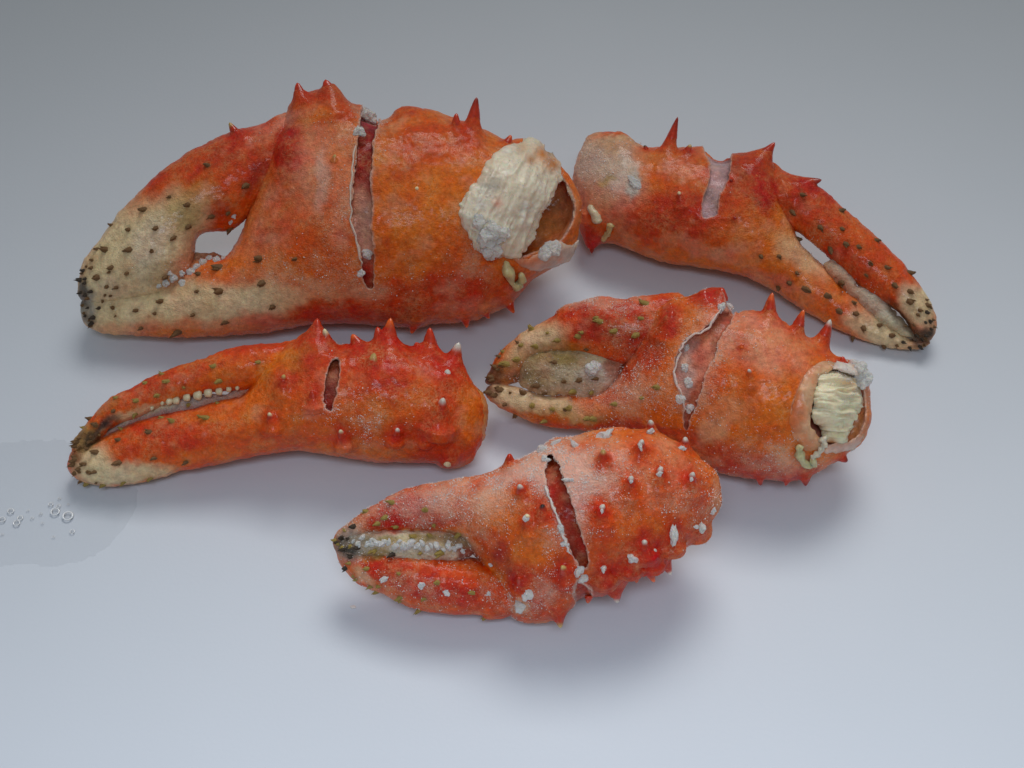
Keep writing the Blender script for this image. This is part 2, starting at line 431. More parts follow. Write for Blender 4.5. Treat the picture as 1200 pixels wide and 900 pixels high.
        for ci, (cb, ax, ln, r) in enumerate(cone):
            g = q-cb; t = np.clip(g@ax, 0, ln*1.2); dd = ((g-t[:, None]*ax)**2).sum(1)
            kw = spines[ci][4] if len(spines[ci]) > 4 else {}
            m = (kw.get('halo', .85)*np.exp(-dd/(r*1.5)**2))[:, None]
            col = col*(1-m)+np.array(kw.get('col', RED))*m
        fr = np.full(len(V), frost0)
        for b in s.frost:
            g = ((V[:, 0]-b[0])**2/b[2]**2+(V[:, 1]-b[1])**2/b[3]**2); fr += b[4]*np.exp(-g)
        for (cb, ax, ln, r) in cone:
            g = q-cb; t = np.clip(g@ax, 0, ln*1.2); dd = ((g-t[:, None]*ax)**2).sum(1)
            fr = fr*(1-.85*np.exp(-dd/(r*1.7)**2))
        if cuts:
            deep = sstep(1.2, 3.5, dep)
            cc = np.array(cutcol if cutcol else PNK)
            vary = fbm(q, 12, s.seed+77)[:, None]
            cin = s.colour(q, cc, s.cutblobs)*(1+.45*vary)
            near = np.full(len(V), -99.)
            for cds in cuts: near = np.maximum(near, f.at(cds, q[:, 0], q[:, 1]))
            m = deep*(near > -4)
            col = col*(1-m[:, None])+cin*m[:, None]; fr = fr*(1-.85*m)
            rim = np.clip(1-np.abs(near)/2.2, 0, 1)*(dep < 5)*(.75+.5*fbm(q, 10, 3))
            rim = np.clip(rim, 0, 1)*(q[:, 2] > o-5)
            col = col*(1-rim[:, None])+np.array((.80, .60, .50))*rim[:, None]
        if name == 'membrane':
            vv = fbm(q, 11, s.seed+31)[:, None]; v2 = np.clip(fbm(q, 16, s.seed+33)*1.6, 0, 1)[:, None]
            col = col*(1+.35*vv); col = col*(1-.6*v2)+np.array(LOR)*.6*v2
        col = np.clip(col, .004, .92)
        s.parts.append(dict(name=name, V=V, Q=Q, N=Nn, col=col, frost=fr, mat=mat_ or SHELL, label=label, dep=dep, f=f, O=O, k=k))
        return s.parts[-1]
    def surf(s, x, y, only=None):
        """frontmost skin point near (x, y)"""
        best = None
        for p in s.parts:
            if only and p['name'] not in only: continue
            m = np.nonzero((np.abs(p['V'][:, 0]-x) < 2.6) & (np.abs(p['V'][:, 1]-y) < 2.6))[0]
            if len(m):
                k = m[np.argmax(p['V'][m, 2])]
                if best is None or p['V'][k, 2] > best[0][2]: best = (p['V'][k].copy(), p['N'][k], p)
        if best is None:
            bd = 1e9
            for p in s.parts:
                if p['mat'] is not SHELL: continue
                d = (p['V'][:, 0]-x)**2+(p['V'][:, 1]-y)**2
                k = np.argmin(d)
                if d[k] < bd: bd = d[k]; best = (p['V'][k].copy(), p['N'][k], p)
        return best
    def settle(s):
        """drop onto the surface"""
        for _ in range(3):
            z = min(s.world(p['V'])[:, 2].min() for p in s.parts)
            s.lift -= z/S
        loc = s.world(np.array([(s.A[0]+s.B[0])/2, (s.A[1]+s.B[1])/2, 0.0])); loc[2] = 0
        s.loc = loc; s.root.location = loc
        for p in s.parts:
            p['W'] = s.world(p['V'])-loc
            p['obj'] = link_mesh(p['name'], p['W'], p['Q'], p['mat'], s.root, p['col'], p['frost'], label=p['label'])
        s.horns()
    def finish(s):
        """write the skin colours once every thorn has stained its surroundings"""
        for p in s.parts:
            a = p['obj'].data.color_attributes['Col']; c = np.clip(p['col'], .004, .92)
            a.data.foreach_set('color', np.concatenate([c, np.ones((len(c), 1))], 1).astype(np.float32).ravel())
    def loc_of(s, P): return s.world(np.asarray(P, float))-s.loc
    def horns(s):
        """the horny upper part of every thorn, on the cone that grows out of the shell"""
        for (base, ax, ln, r, blunt, kw, side, pi) in s.pieces:
            col = kw.get('col', RED); tipcol = kw.get('tip', ORA); tipf = kw.get('tipf', .2)
            u = np.cross(ax, [0.3, .2, 1]); u /= np.linalg.norm(u); v = np.cross(ax, u)
            R, Hh = 16, 14; V = []; cc = []
            rs = np.random.RandomState(int(abs(base[0]*7+base[1]))); ph = rs.rand()*6
            bend = rs.uniform(-.25, .25)*r
            for j in range(Hh):
                q_ = j/(Hh-1); t = .42+.58*q_
                rr = r*float(prof(np.array(t), blunt))+.7*sstep(0, .25, q_)-.9*(1-sstep(0, .25, q_))
                rr = max(rr, r*blunt*.3)
                if j == Hh-1: rr *= .35
                cen = base+ax*ln*t+u*bend*q_*q_
                for i in range(R):
                    a = i/R*2*math.pi
                    V.append(cen+(u*math.cos(a)+v*math.sin(a))*rr*(1+.05*math.sin(3*a+ph)+(rs.rand()-.5)*.06))
                    m = float(sstep(1-tipf-.1, 1-tipf*.3, t)); c0 = np.array(col)*(1-.2*q_)
                    cc.append(c0*(1-m)+np.array(tipcol)*m)
            V.append(base+ax*ln*1.01+u*bend); cc.append(tipcol)
            Q = [[j*R+i, j*R+(i+1) % R, (j+1)*R+(i+1) % R, (j+1)*R+i] for j in range(Hh-1) for i in range(R)]
            Q += [[(Hh-1)*R+i, (Hh-1)*R+(i+1) % R, len(V)-1] for i in range(R)]
            link_mesh('spine', s.loc_of(np.array(V)), Q, SPINE, s.parts[pi]['obj'] if s.parts[pi]['name'] == 'movable_finger' else s.root, np.array(cc), np.zeros(len(V)))
    def tufts(s, pts, material, size=4.2, only=None, flat=1.0):
        rs = random.Random(s.seed+3)
        for (x, y) in pts:
            P, n, part = s.surf(x, y, only)
            # the bristles lean towards the claw tip
            tipdir = np.array([s.A[0]-s.B[0], s.A[1]-s.B[1], 0.]); tipdir /= np.linalg.norm(tipdir)
            if s.tipB: tipdir = -tipdir
            a = n*1.0+tipdir*rs.uniform(.6, 1.5)+np.array([rs.uniform(-.3, .3), rs.uniform(-.3, .3), 0]); a /= np.linalg.norm(a)
            W0 = s.loc_of(P-n*1.0); W1 = s.loc_of(P+a*5)
            d = Vector(W1-W0).normalized()
            g = (.45*np.exp(-((part['V']-P)**2).sum(1)/(size*1.3)**2))[:, None]; part['col'] = part['col']*(1-g)+np.array((.22, .11, .035))*g
            me = rs.choice(TUFT)
            sc = size*rs.uniform(.85, 1.55)*S
            o = bpy.data.objects.new('bristle_tuft', me[material]); C.objects.link(o); o.parent = part['obj'] if part['name'] == 'movable_finger' else s.root
            o.location = W0; o.rotation_euler = d.to_track_quat('Z', 'Y').to_euler()
            o.rotation_euler.rotate_axis('Z', rs.uniform(0, 6.28)); o.scale = (sc, sc*flat, sc*rs.uniform(.8, 1.3))
    def tip_tufts(s, n, reach, material, size=3, seed=4):
        """bristles crowd towards the very tip of the pincer"""
        rs = np.random.RandomState(seed); T = s.B if s.tipB else s.A; out = []
        V = np.concatenate([p['V'] for p in s.parts if p['mat'] is SHELL]); Nn = np.concatenate([p['N'] for p in s.parts if p['mat'] is SHELL])
        t = s.t(V[:, 0], V[:, 1]); L = np.linalg.norm(s.B[:2]-s.A[:2])
        d = ((t.max()-t) if s.tipB else (t-t.min()))*L
        k = np.nonzero((d < reach) & (Nn[:, 2] > -.1))[0]; pr = np.exp(-d[k]/(reach*.4)); pr /= pr.sum()
        for i in rs.choice(k, 400, p=pr):
            if len(out) < n and all((V[i, 0]-a)**2+(V[i, 1]-b)**2 > 36 for a, b in out): out.append((V[i, 0], V[i, 1]))
        s.tufts(out, material, size)
    def strands(s, name, rows, r, cols, wob=2.0, lift=1.5, seed=1):
        """moist muscle fibres: each strand is its own long thin body"""
        rs = np.random.RandomState(seed)
        for (a, b) in rows:
            n = 7; ph = rs.rand()*6; pts = []
            dx, dy = b[0]-a[0], b[1]-a[1]; L = math.hypot(dx, dy)
            for i in range(n):
                t = i/(n-1); o = wob*math.sin(ph+t*5)+rs.randn()*wob*.35
                x = a[0]+dx*t-dy/L*o; y = a[1]+dy*t+dx/L*o
                pts.append((x, y, s.surf(x, y)[0][2]+lift+rs.randn()*.8))
            c = np.array(cols[rs.randint(len(cols))])
            s.tube(name, pts, r*rs.uniform(.6, 1.3), r*rs.uniform(.4, 1.1), MEAT, c, flat=.8)
    def grains(s, n, power=1.5, size=(.5, 1.5), name='frost', seed=1, minf=.12):
        """loose ice grains sitting on the skin, denser where there is frost"""
        rs = np.random.RandomState(seed)
        V = np.concatenate([p['V'] for p in s.parts]); Nn = np.concatenate([p['N'] for p in s.parts]); f = np.concatenate([p['frost'] for p in s.parts])
        m = Nn[:, 2] > -.3
        V, Nn, f = V[m], Nn[m], f[m]
        clump = sstep(-.15, .6, fbm(V, 12, seed+40)+.3*vnoise(V, 4, seed))
        pr = np.clip(f-minf, 0, 1.5)**power*(clump+.06); pr /= pr.sum()
        k = rs.choice(len(V), n, p=pr)
        cen = V[k]+Nn[k]*.2+rs.randn(n, 3)*.5
        sz = rs.uniform(size[0], size[1], n)*(rs.rand(n)**2*.9+.6)
        oc = np.array([[1, 0, 0], [-1, 0, 0], [0, 1, 0], [0, -1, 0], [0, 0, 1], [0, 0, -1]], float)
        fa = np.array([[0, 2, 4], [2, 1, 4], [1, 3, 4], [3, 0, 4], [2, 0, 5], [1, 2, 5], [3, 1, 5], [0, 3, 5]])
        A_ = rs.randn(n, 3, 3); Qr = np.linalg.qr(A_)[0]
        P = np.einsum('vj,njk->nvk', oc, Qr)*(sz[:, None]*(.6+.7*rs.rand(n, 6)))[:, :, None]+cen[:, None, :]
        Fq = (fa[None]+(np.arange(n)*6)[:, None, None]).reshape(-1, 3)
        return link_mesh(name, s.loc_of(P.reshape(-1, 3)), Fq, FROST, s.root, smooth=False, kind='stuff')
    def tube(s, name, pts, r0, r1, material, col, lift=2, flat=1.0):
        P = spline(pts, 5, False)
        if len(P[0]) > 2: lift = 0
        cen = [np.array([p[0], p[1], s.surf(p[0], p[1])[0][2]+lift if len(p) < 3 else p[2]]) for p in P]
        cen = np.array(cen); cen[:, :2] += np.random.RandomState(int(P[0][0])).randn(len(cen), 2)*(.9 if r0 < 2 else .2)
        for _ in range(3): cen[1:-1, 2] = (cen[:-2, 2]+cen[1:-1, 2]*2+cen[2:, 2])/4
        V = []; R = 10; n = len(cen); cc = []
        for j in range(n):
            t = cen[min(j+1, n-1)]-cen[max(j-1, 0)]; t /= np.linalg.norm(t)+1e-9
            u = np.cross(t, [0, 0, 1.]); u /= np.linalg.norm(u)+1e-9; v = np.cross(u, t)
            tt = j/(n-1); rr = (r0+(r1-r0)*tt)*(1+.45*math.sin(j*2.1+cen[j][0])*math.sin(j*.83+cen[j][1]))*(min(1, (tt*(1-tt)*14)**.5) if 0 < tt < 1 else .25)
            for i in range(R):
                a = i/R*6.28318
                V.append(cen[j]+(u*math.cos(a)+v*math.sin(a)*flat)*rr*(1+.15*math.sin(j*1.3+i)))
                cc.append(np.array(col)*(1+.15*math.sin(j*.9+i*2)))
        Q = [[j*R+i, j*R+(i+1) % R, (j+1)*R+(i+1) % R, (j+1)*R+i] for j in range(n-1) for i in range(R)]
        Q += [list(range(R))[::-1], list(range((n-1)*R, n*R))]
        return link_mesh(name, s.loc_of(np.array(V)), Q, material, s.root, np.array(cc))
    def chunk(s, x, y, r, name='ice_crystal', material=None, stretch=(1, 1, .6), lift=0, seed=0):
        rs = np.random.RandomState(int(x*3+y)+seed)
        P, n, _ = s.surf(x, y)
        me = bpy.data.meshes.new(name)
        import bmesh
        bm = bmesh.new(); bmesh.ops.create_icosphere(bm, subdivisions=3, radius=1)
        a = rs.rand()*3; off_ = rs.rand(3)*20
        for v in bm.verts:
            q = np.array(v.co); q = q*(1+.5*vnoise(q[None]+off_, .75, 3)[0]+.28*vnoise(q[None]+off_, .33, 5)[0])
            q = q*np.array(stretch)*r
            q = np.array([q[0]*math.cos(a)-q[1]*math.sin(a), q[0]*math.sin(a)+q[1]*math.cos(a), q[2]])
            v.co = s.loc_of(P+np.array([0, 0, lift])+q)
        bm.to_mesh(me); bm.free(); me.materials.append(material or ICE)
        o = bpy.data.objects.new(name, me); C.objects.link(o); o.parent = s.root
        return o

def make_tufts():
    out = []
    for v in range(5):
        rs = random.Random(v); V = []; Q = []
        for k in range(rs.randint(3, 5)):
            a = rs.uniform(0, 6.28); sp = rs.uniform(0, .55); bx, by = sp*math.cos(a)*.8, sp*math.sin(a)*.8
            h = rs.uniform(1.0, 2.0); tx, ty = bx*1.7+rs.uniform(-.25, .25), by*1.7+rs.uniform(-.25, .25)
            r = rs.uniform(.24, .42); i0 = len(V)
            if k == 0: bx = by = 0; tx, ty = rs.uniform(-.25, .25), rs.uniform(-.25, .25); r = .78; h = rs.uniform(1.3, 1.9)
            for (z, q) in ((-.3, 1.15), (.35, .78), (.75, .38)):
                for i in range(6):
                    b = i/6*6.283; V.append((bx+(tx-bx)*z+r*q*math.cos(b), by+(ty-by)*z+r*q*math.sin(b), h*z))
            V.append((tx, ty, h))
            for j in range(2):
                for i in range(6): Q.append([i0+j*6+i, i0+j*6+(i+1) % 6, i0+(j+1)*6+(i+1) % 6, i0+(j+1)*6+i])
            for i in range(6): Q.append([i0+12+i, i0+12+(i+1) % 6, i0+18])
        d = {}
        for key, m in (('brown', BRIS), ('olive', BRISY), ('dark', BRISK)):
            me = bpy.data.meshes.new('bristle_tuft'); me.from_pydata(V, [], Q); me.materials.append(m)
            me.polygons.foreach_set('use_smooth', [True]*len(me.polygons)); d[key] = me
        out.append(d)
    return out
TUFT = make_tufts()
def zc(ox, oy, sc, pts): return [(ox+p[0]/sc, oy+p[1]/sc) for p in pts]

# ------------------------------------------------------------------ the surface
def board():
    m, nt, ns, L, P = mat("white_board")
    tc = ns.new('ShaderNodeTexCoord')
    n = N(ns, 'ShaderNodeTexNoise', Scale=9, Detail=4); L.new(tc.outputs['Object'], n.inputs['Vector'])
    r = ns.new('ShaderNodeValToRGB'); L.new(n.outputs[0], r.inputs[0])
    r.color_ramp.elements[0].position = .3; r.color_ramp.elements[0].color = (.655, .695, .755, 1)
    r.color_ramp.elements[1].position = .7; r.color_ramp.elements[1].color = (.675, .715, .775, 1)
    L.new(r.outputs[0], P.inputs['Base Color'])
    n2 = N(ns, 'ShaderNodeTexNoise', Scale=900, Detail=3); L.new(tc.outputs['Object'], n2.inputs['Vector'])
    n3 = N(ns, 'ShaderNodeTexNoise', Scale=25, Detail=2); L.new(tc.outputs['Object'], n3.inputs['Vector'])
    rr = ns.new('ShaderNodeMapRange'); L.new(n3.outputs[0], rr.inputs[0]); rr.inputs[3].default_value = .46; rr.inputs[4].default_value = .54; P.inputs["Specular IOR Level"].default_value = .35
    L.new(rr.outputs[0], P.inputs['Roughness'])
    b = N(ns, 'ShaderNodeBump', Strength=.08, Distance=.0004); L.new(n2.outputs[0], b.inputs['Height']); L.new(b.outputs[0], P.inputs['Normal'])
    me = bpy.data.meshes.new('tabletop')
    import bmesh
    bm = bmesh.new()
    bmesh.ops.create_cube(bm, size=1)
    for v in bm.verts: v.co = (v.co.x*1.8, v.co.y*1.8+.1, v.co.z*.02-.01)
    bm.to_mesh(me); bm.free(); me.materials.append(m)
    o = bpy.data.objects.new('tabletop', me); C.objects.link(o); o['kind'] = 'structure'
board()

# ================================================================== claw 1: the big pale-tipped one, upper left
c1 = Claw('crab_claw', 'largest claw, upper left, with broad cream speckled pincer and white meat at its open end', 'crab claw',
          (110, 350, 40), (650, 240, 95), 11); c1.tipB = False
c1.blobs = [(520, 240, 110, 110, 0, LOR, .35), (480, 220, 60, 80, 0, LOR, .8), (570, 300, 80, 60, -30, ORA, .5), (500, 345, 120, 28, -4, RED, .75), (420, 375, 110, 14, 0, DRED, .5),
    (520, 160, 60, 30, 15, ORA, .7), (480, 175, 40, 30, 0, RED, .45), (470, 285, 50, 40, 0, LOR, .7), (590, 250, 30, 70, 10, LOR, .5),
    (390, 120, 50, 30, 0, RED, .6), (350, 170, 50, 40, -20, PNK, .5), (338, 175, 22, 30, 0, RED, .95), (365, 135, 34, 12, -20, LOR, .8),
    (335, 140, 22, 8, -25, PNK, .8), (365, 200, 30, 60, 10, PNK, .7), (378, 215, 8, 40, 5, WHT, .45), (330, 260, 60, 60, 0, PNK, .4), (350, 280, 60, 25, 0, RED, .35),
    (400, 230, 18, 80, 0, PNK, .6), (390, 340, 70, 22, 0, CRM, .35), (300, 340, 90, 25, 0, PNK, .5), (360, 370, 90, 16, -5, RED, .8), (250, 300, 40, 20, -40, ORA, .6),
    (240, 180, 90, 26, -32, RED, .75), (200, 210, 60, 22, -45, ORA, .6), (285, 180, 40, 40, 0, RED, .6), (270, 225, 50, 30, -50, ORA, .7), (250, 240, 25, 25, 0, PUR, .35),
    (150, 300, 62, 72, 0, CRM, .97), (200, 270, 50, 46, -50, CRM, .85), (130, 350, 60, 50, 0, CRM, .98), (220, 240, 40, 22, -45, YEL, .45), (235, 355, 110, 26, 0, CRM, .95), (310, 350, 50, 18, 0, CRM, .6),
    (200, 325, 34, 20, 20, OLV, .35), (270, 380, 120, 8, 0, PNK, .5), (170, 385, 60, 6, 0, PNK, .35), (175, 285, 24, 40, 20, WHT, .35), (100, 358, 14, 26, 0, GRY, .9), (96, 345, 8, 16, 0, BLK, .75), (105, 372, 9, 8, 0, BLK, .4),
    (215, 255, 20, 16, 0, OLV, .4), (338, 180, 20, 34, 5, RED, .95), (345, 140, 30, 7, -28, PNK, .6), (305, 160, 30, 10, -30, PNK, .5), (300, 205, 12, 26, 25, DRED, .6), (350, 235, 50, 40, 0, RED, .3), (400, 300, 50, 40, 0, RED, .25), (470, 130, 30, 8, -10, RED, .4)]  # the dark red spot by the finger joint paints in the recess shade
c1.frost = [(400, 200, 40, 120, .42), (450, 330, 90, 30, .30), (330, 320, 60, 40, .34), (200, 320, 60, 30, .32), (520, 260, 60, 60, .16), (300, 150, 50, 22, .3), (560, 300, 30, 50, .3), (440, 130, 20, 40, .5), (130, 370, 40, 20, .2)]
c1.mounds = [(388, 112, 14, 6), (349, 112, 9, 5), (552, 144, 13, 5), (536, 148, 9, 3), (392, 190, 12, 3), (488, 222, 8, 2.5), (338, 165, 17, 5), (367, 167, 7, -2), (335, 150, 8, -1)]
SP1 = [((357, 124), (346, 98), 11, 0, dict(tip=RED, blunt=.4)), ((388, 122), (384, 93), 14, 2, dict(tip=RED, blunt=.42)), ((553, 158), (557, 114), 11, 3, dict(tip=DRED)), ((536, 158), (533, 133), 8, 2, dict(tip=RED, blunt=.4)),
       ((592, 172), (600, 159), 8, 0, {}), ((594, 350), (602, 367), 8, -2, {}), ((545, 370), (548, 384), 7, -3, {}), ((486, 378), (483, 391), 7, -4, {}), ((568, 364), (572, 374), 6, -3, {}),
       ((488, 223), (488, 220), 5, 4, dict(col=LOR, tip=CRM, halo=.4, tipf=.35)), ((392, 190), (391, 187), 6, 4, dict(col=LOR, tip=YEL, halo=.5, tipf=.35))]
slit1 = [(426, 112), (421, 145), (416, 186), (412, 235), (417, 283), (423, 310), (424, 330), (431, 338), (437, 331), (438, 297), (437, 228), (438, 166), (444, 145), (453, 112)]
open1 = [(604, 182), (632, 180), (654, 200), (668, 224), (673, 246), (666, 270), (650, 286), (626, 296), (606, 302), (588, 292), (584, 260), (588, 215)]
c1.cutblobs = [(427, 160, 26, 62, 0, (.34, .02, .012), .95), (422, 265, 20, 46, 0, (.66, .36, .27), .8), (430, 322, 12, 16, 0, (.45, .03, .01), .9), (640, 260, 40, 40, 0, (.66, .24, .07), .9)]
c1.solid('palm', [(343, 118), (365, 108), (384, 104), (398, 108), (410, 121), (439, 126), (446, 140), (455, 138), (470, 125), (501, 127), (528, 136), (573, 153), (595, 163), (615, 161), (635, 172), (652, 190), (671, 211), (681, 238), (676, 284), (663, 306), (625, 328), (604, 352), (590, 362), (566, 371), (546, 377), (508, 380), (484, 385), (439, 382), (387, 379), (363, 381), (327, 388), (290, 392), (253, 394), (209, 395), (143, 393), (114, 389), (99, 379), (93, 360), (100, 345), (130, 336), (170, 332), (205, 322), (226, 306), (245, 301), (264, 300), (276, 284), (288, 256), (298, 225), (313, 190), (326, 160), (334, 138)],
    LOR, k=.74, off=(-4, 0), slits=[(slit1, 14)], bowls=[(open1, 50)], amp=2.2, cutcol=(.50, .12, .06), spines=SP1, lumps=[(338, 175, 14, 6), (338, 200, 30, 4), (480, 250, 50, 4)])
c1.solid('movable_finger', [(356, 128), (327, 134), (305, 146), (271, 154), (231, 172), (198, 193), (173, 215), (149, 238), (129, 263), (107, 293), (95, 318), (91, 342), (100, 356), (125, 358), (160, 354), (195, 350), (219, 338), (226, 318), (228, 295), (232, 279), (250, 272), (270, 272), (284, 262), (300, 244), (330, 220), (360, 190), (370, 150)],
    ORA, k=.82, off=(0, -14), amp=2.0, spines=[((279, 160), (268, 144), 7, 0, dict(tip=YEL))])
c1.frost.append((620, 230, 90, 90, .5))
c1.solid('meat', [(563, 207), (577, 183), (604, 164), (630, 163), (647, 178), (657, 196), (655, 217), (634, 252), (630, 280), (612, 296), (592, 303), (573, 305), (556, 293), (551, 276), (540, 262), (538, 242), (553, 224)],
    (.76, .66, .50), k=.5, host=0, lift=0, amp=7, fibre=(-66, 10, 2.7), mat_=MEAT, rough=4.5, vox=1.5)
for p in c1.parts:
    if p['name'] == 'meat':
        q = p['V']; m = sstep(.1, .5, fbm(q, 22, 3))[:, None]*.7
        p['col'] = p['col']*0+np.array((.93, .79, .60)); p['col'] = p['col']*(1-m)+np.array((.90, .84, .74))*m
        for (x, y, r, cc, st) in ((636, 180, 10, (.70, .22, .01), .95), (648, 192, 9, (.66, .20, .01), .95), (622, 188, 5, (.6, .2, .03), .8), (612, 172, 8, (.72, .42, .2), .6), (583, 238, 6, (.7, .3, .2), .8), (575, 215, 14, (.6, .5, .36), .7)):
            a = (st*np.exp(-((q[:, 0]-x)**2+(q[:, 1]-y)**2)/r**2))[:, None]; p['col'] = p['col']*(1-a)+np.array(cc)*a
c1.solid('membrane', [(600, 300), (618, 303), (630, 298), (640, 288), (655, 284), (670, 286), (679, 282), (675, 296), (665, 306), (648, 314), (630, 318), (612, 312)], (.80, .62, .50), k=.45, host=0, lift=0, amp=2.5, mat_=MEAT, rough=2.5, vox=1.5)
c1.solid('membrane', [(655, 196), (664, 206), (674, 222), (680, 240), (678, 262), (673, 282), (667, 282), (670, 262), (672, 242), (666, 224), (657, 208)], (.78, .50, .33), k=.8, host=0, lift=-4, amp=1.5, mat_=MEAT, rough=1.8, vox=1.5)
c1.solid('ice', [(205, 325), (218, 300), (238, 296), (262, 298), (270, 304), (250, 318), (230, 330)], (.55, .48, .30), k=.5, off=(-10, -10), amp=2.5, mat_=ICEC, rough=2, vox=1.7)
c1.settle()
c1.tufts(zc(70, 80, 2.728, [(215, 510), (305, 505), (215, 578), (292, 590), (140, 573), (370, 548), (418, 512), (345, 405), (412, 440), (468, 305), (265, 445), (158, 632), (95, 635), (113, 672), (165, 765), (210, 660), (320, 738), (300, 790), (238, 778), (422, 795), (255, 835), (383, 850), (440, 650), (505, 630), (437, 710), (505, 712), (525, 820), (632, 605), (748, 615), (675, 770), (600, 380), (490, 480), (545, 470), (160, 495), (640, 685), (345, 675), (185, 705), (550, 520)]), 'brown', 3.8)
c1.tufts(zc(70, 80, 2.728, [(75, 690), (120, 760), (105, 800), (77, 795), (60, 675), (62, 712), (75, 730), (85, 760), (70, 640), (95, 720), (100, 820), (75, 670)]), 'dark', 3.0)
c1.tube('tendon', [(592, 306), (597, 322), (603, 335), (611, 332), (611, 320)], 6.5, 4, MEAT, (.66, .56, .28), 4)
for (x, y, r) in ((568, 278, 15), (578, 292, 14), (560, 262, 11), (650, 290, 11), (588, 276, 13), (576, 268, 12), (572, 300, 9), (640, 296, 9)): c1.chunk(x, y, r*.8, 'ice_crystal', None, (1, 1, .5), 0)
for (x, y, r) in ((418, 152, 7), (437, 128, 9), (430, 300, 6), (424, 322, 5), (243, 301, 4), (236, 305, 5), (229, 311, 4), (252, 303, 4), (260, 301, 3), (272, 262, 3), (276, 255, 3), (205, 328, 5), (196, 333, 4), (188, 336, 3), (214, 322, 4), (221, 317, 5), (212, 330, 4), (200, 322, 3)): c1.chunk(x, y, r)
c1.tube('cut_membrane', [(417, 170), (412, 205), (411, 240), (417, 283), (425, 312)], 1.3, 1.3, MEAT, (.80, .56, .46), .4)
c1.tip_tufts(16, 46, 'brown', 2.5)
c1.grains(3000, 1.4, (.3, .75))
c1.finish()

# ================================================================== claw 2: upper right, pointing right
c2 = Claw('crab_claw', 'slim claw at the upper right whose pincer points right with a black tip', 'crab claw',
          (690, 215, 62), (1080, 385, 26), 23); c2.tipB = True
c2.blobs = [(800, 240, 120, 60, 12, ORA, .6), (800, 250, 110, 34, 15, RED, .75), (860, 210, 50, 30, 0, RED, .6), (880, 195, 40, 20, 20, DRED, .55), (895, 228, 22, 26, 10, RED, 1.), (770, 270, 70, 22, 12, RED, .6),
    (770, 200, 40, 30, 0, LOR, .5), (800, 200, 30, 16, 0, PNK, .5), (830, 290, 70, 13, 12, PNK, .75), (850, 270, 30, 20, 0, ORA, .7),
    (712, 200, 44, 50, 0, (.88, .64, .46), .97), (740, 230, 30, 24, 0, PNK, .6), (715, 172, 36, 12, -5, (.86, .60, .34), .7), (695, 190, 18, 26, 0, (.88, .74, .62), .7), (730, 200, 14, 30, 14, (.90, .74, .64), .6), (722, 156, 18, 5, 0, ORA, .9), (700, 235, 20, 26, 0, PNK, .6), (682, 250, 10, 22, 0, ORA, .8), (692, 280, 16, 16, 0, RED, .8), (744, 214, 8, 22, 14, WHT, .95), (712, 211, 12, 5, -30, YEL, .8),
    (900, 290, 60, 30, 30, LOR, .9), (960, 335, 70, 26, 32, LOR, .7), (940, 300, 40, 20, 40, CRM, .6), (985, 365, 40, 14, 25, ORA, .5), (1040, 395, 40, 20, 20, CRM, .95), (1010, 375, 24, 14, 20, CRM, .6), (900, 325, 60, 10, 25, PNK, .6),
    (960, 240, 50, 24, 40, RED, .75), (1010, 290, 70, 26, 44, ORA, .75), (990, 300, 60, 16, 44, RED, .5), (1055, 340, 24, 24, 0, ORA, .6), (1078, 355, 24, 26, 0, CRM, .9), (1090, 385, 14, 20, 0, CRM, .6), (1082, 396, 17, 14, 0, BLK, .96), (1060, 375, 40, 9, 42, BRN, .8)]
c2.frost = [(800, 165, 60, 12, .45), (845, 215, 20, 40, .3), (705, 195, 34, 40, .5), (950, 295, 30, 30, .3), (1000, 340, 60, 20, .2)]
c2.mounds = [(783, 178, 12, 5), (797, 232, 11, 5), (890, 195, 15, 4), (895, 230, 20, 7), (935, 222, 12, 4), (693, 280, 9, 3), (745, 214, 7, -2), (860, 255, 9, 3), (857, 213, 6, 1)]
SP2 = [((782, 182), (793, 137), 10, 3, dict(tip=DRED, blunt=.1)), ((804, 183), (808, 169), 8, 4, dict(tip=YEL, tipf=.1)), ((884, 194), (909, 168), 15, 2, dict(tip=RED, blunt=.15)),
       ((694, 270), (692, 297), 12, -3, dict(tip=DRED, blunt=.12)), ((797, 232), (796, 230), 6, 6, dict(tip=CRM, tipf=.35)), ((757, 176), (756, 170), 4, 2, dict(tip=BRN)),
       ((860, 256), (861, 255), 4, 3, dict(tip=DRED)), ((857, 212), (857, 211), 3.5, 3, dict(tip=DRED)), ((886, 207), (886, 206), 4, 3, {})]
slit2 = [(826, 165), (829, 190), (831, 206), (823, 247), (826, 256), (838, 250), (845, 229), (853, 206), (857, 190), (858, 172)]
c2.solid('palm', [(671, 210), (682, 172), (694, 157), (727, 154), (750, 169), (761, 173), (785, 174), (810, 172), (829, 173), (838, 184), (845, 187), (852, 181), (870, 179), (890, 178), (906, 190), (914, 210), (920, 240), (930, 262), (938, 285), (960, 307), (990, 334), (1016, 356), (1035, 375), (1062, 395), (1084, 398), (1090, 402), (1076, 409), (1050, 409), (1020, 401), (986, 388), (945, 367), (919, 349), (892, 334), (862, 321), (829, 315), (791, 309), (754, 300), (716, 285), (701, 287), (690, 284), (682, 275), (679, 255), (675, 232)],
    LOR, k=.85, slits=[(slit2, 9)], amp=1.9, cutcol=(.62, .42, .42), vox=1.5, spines=SP2)
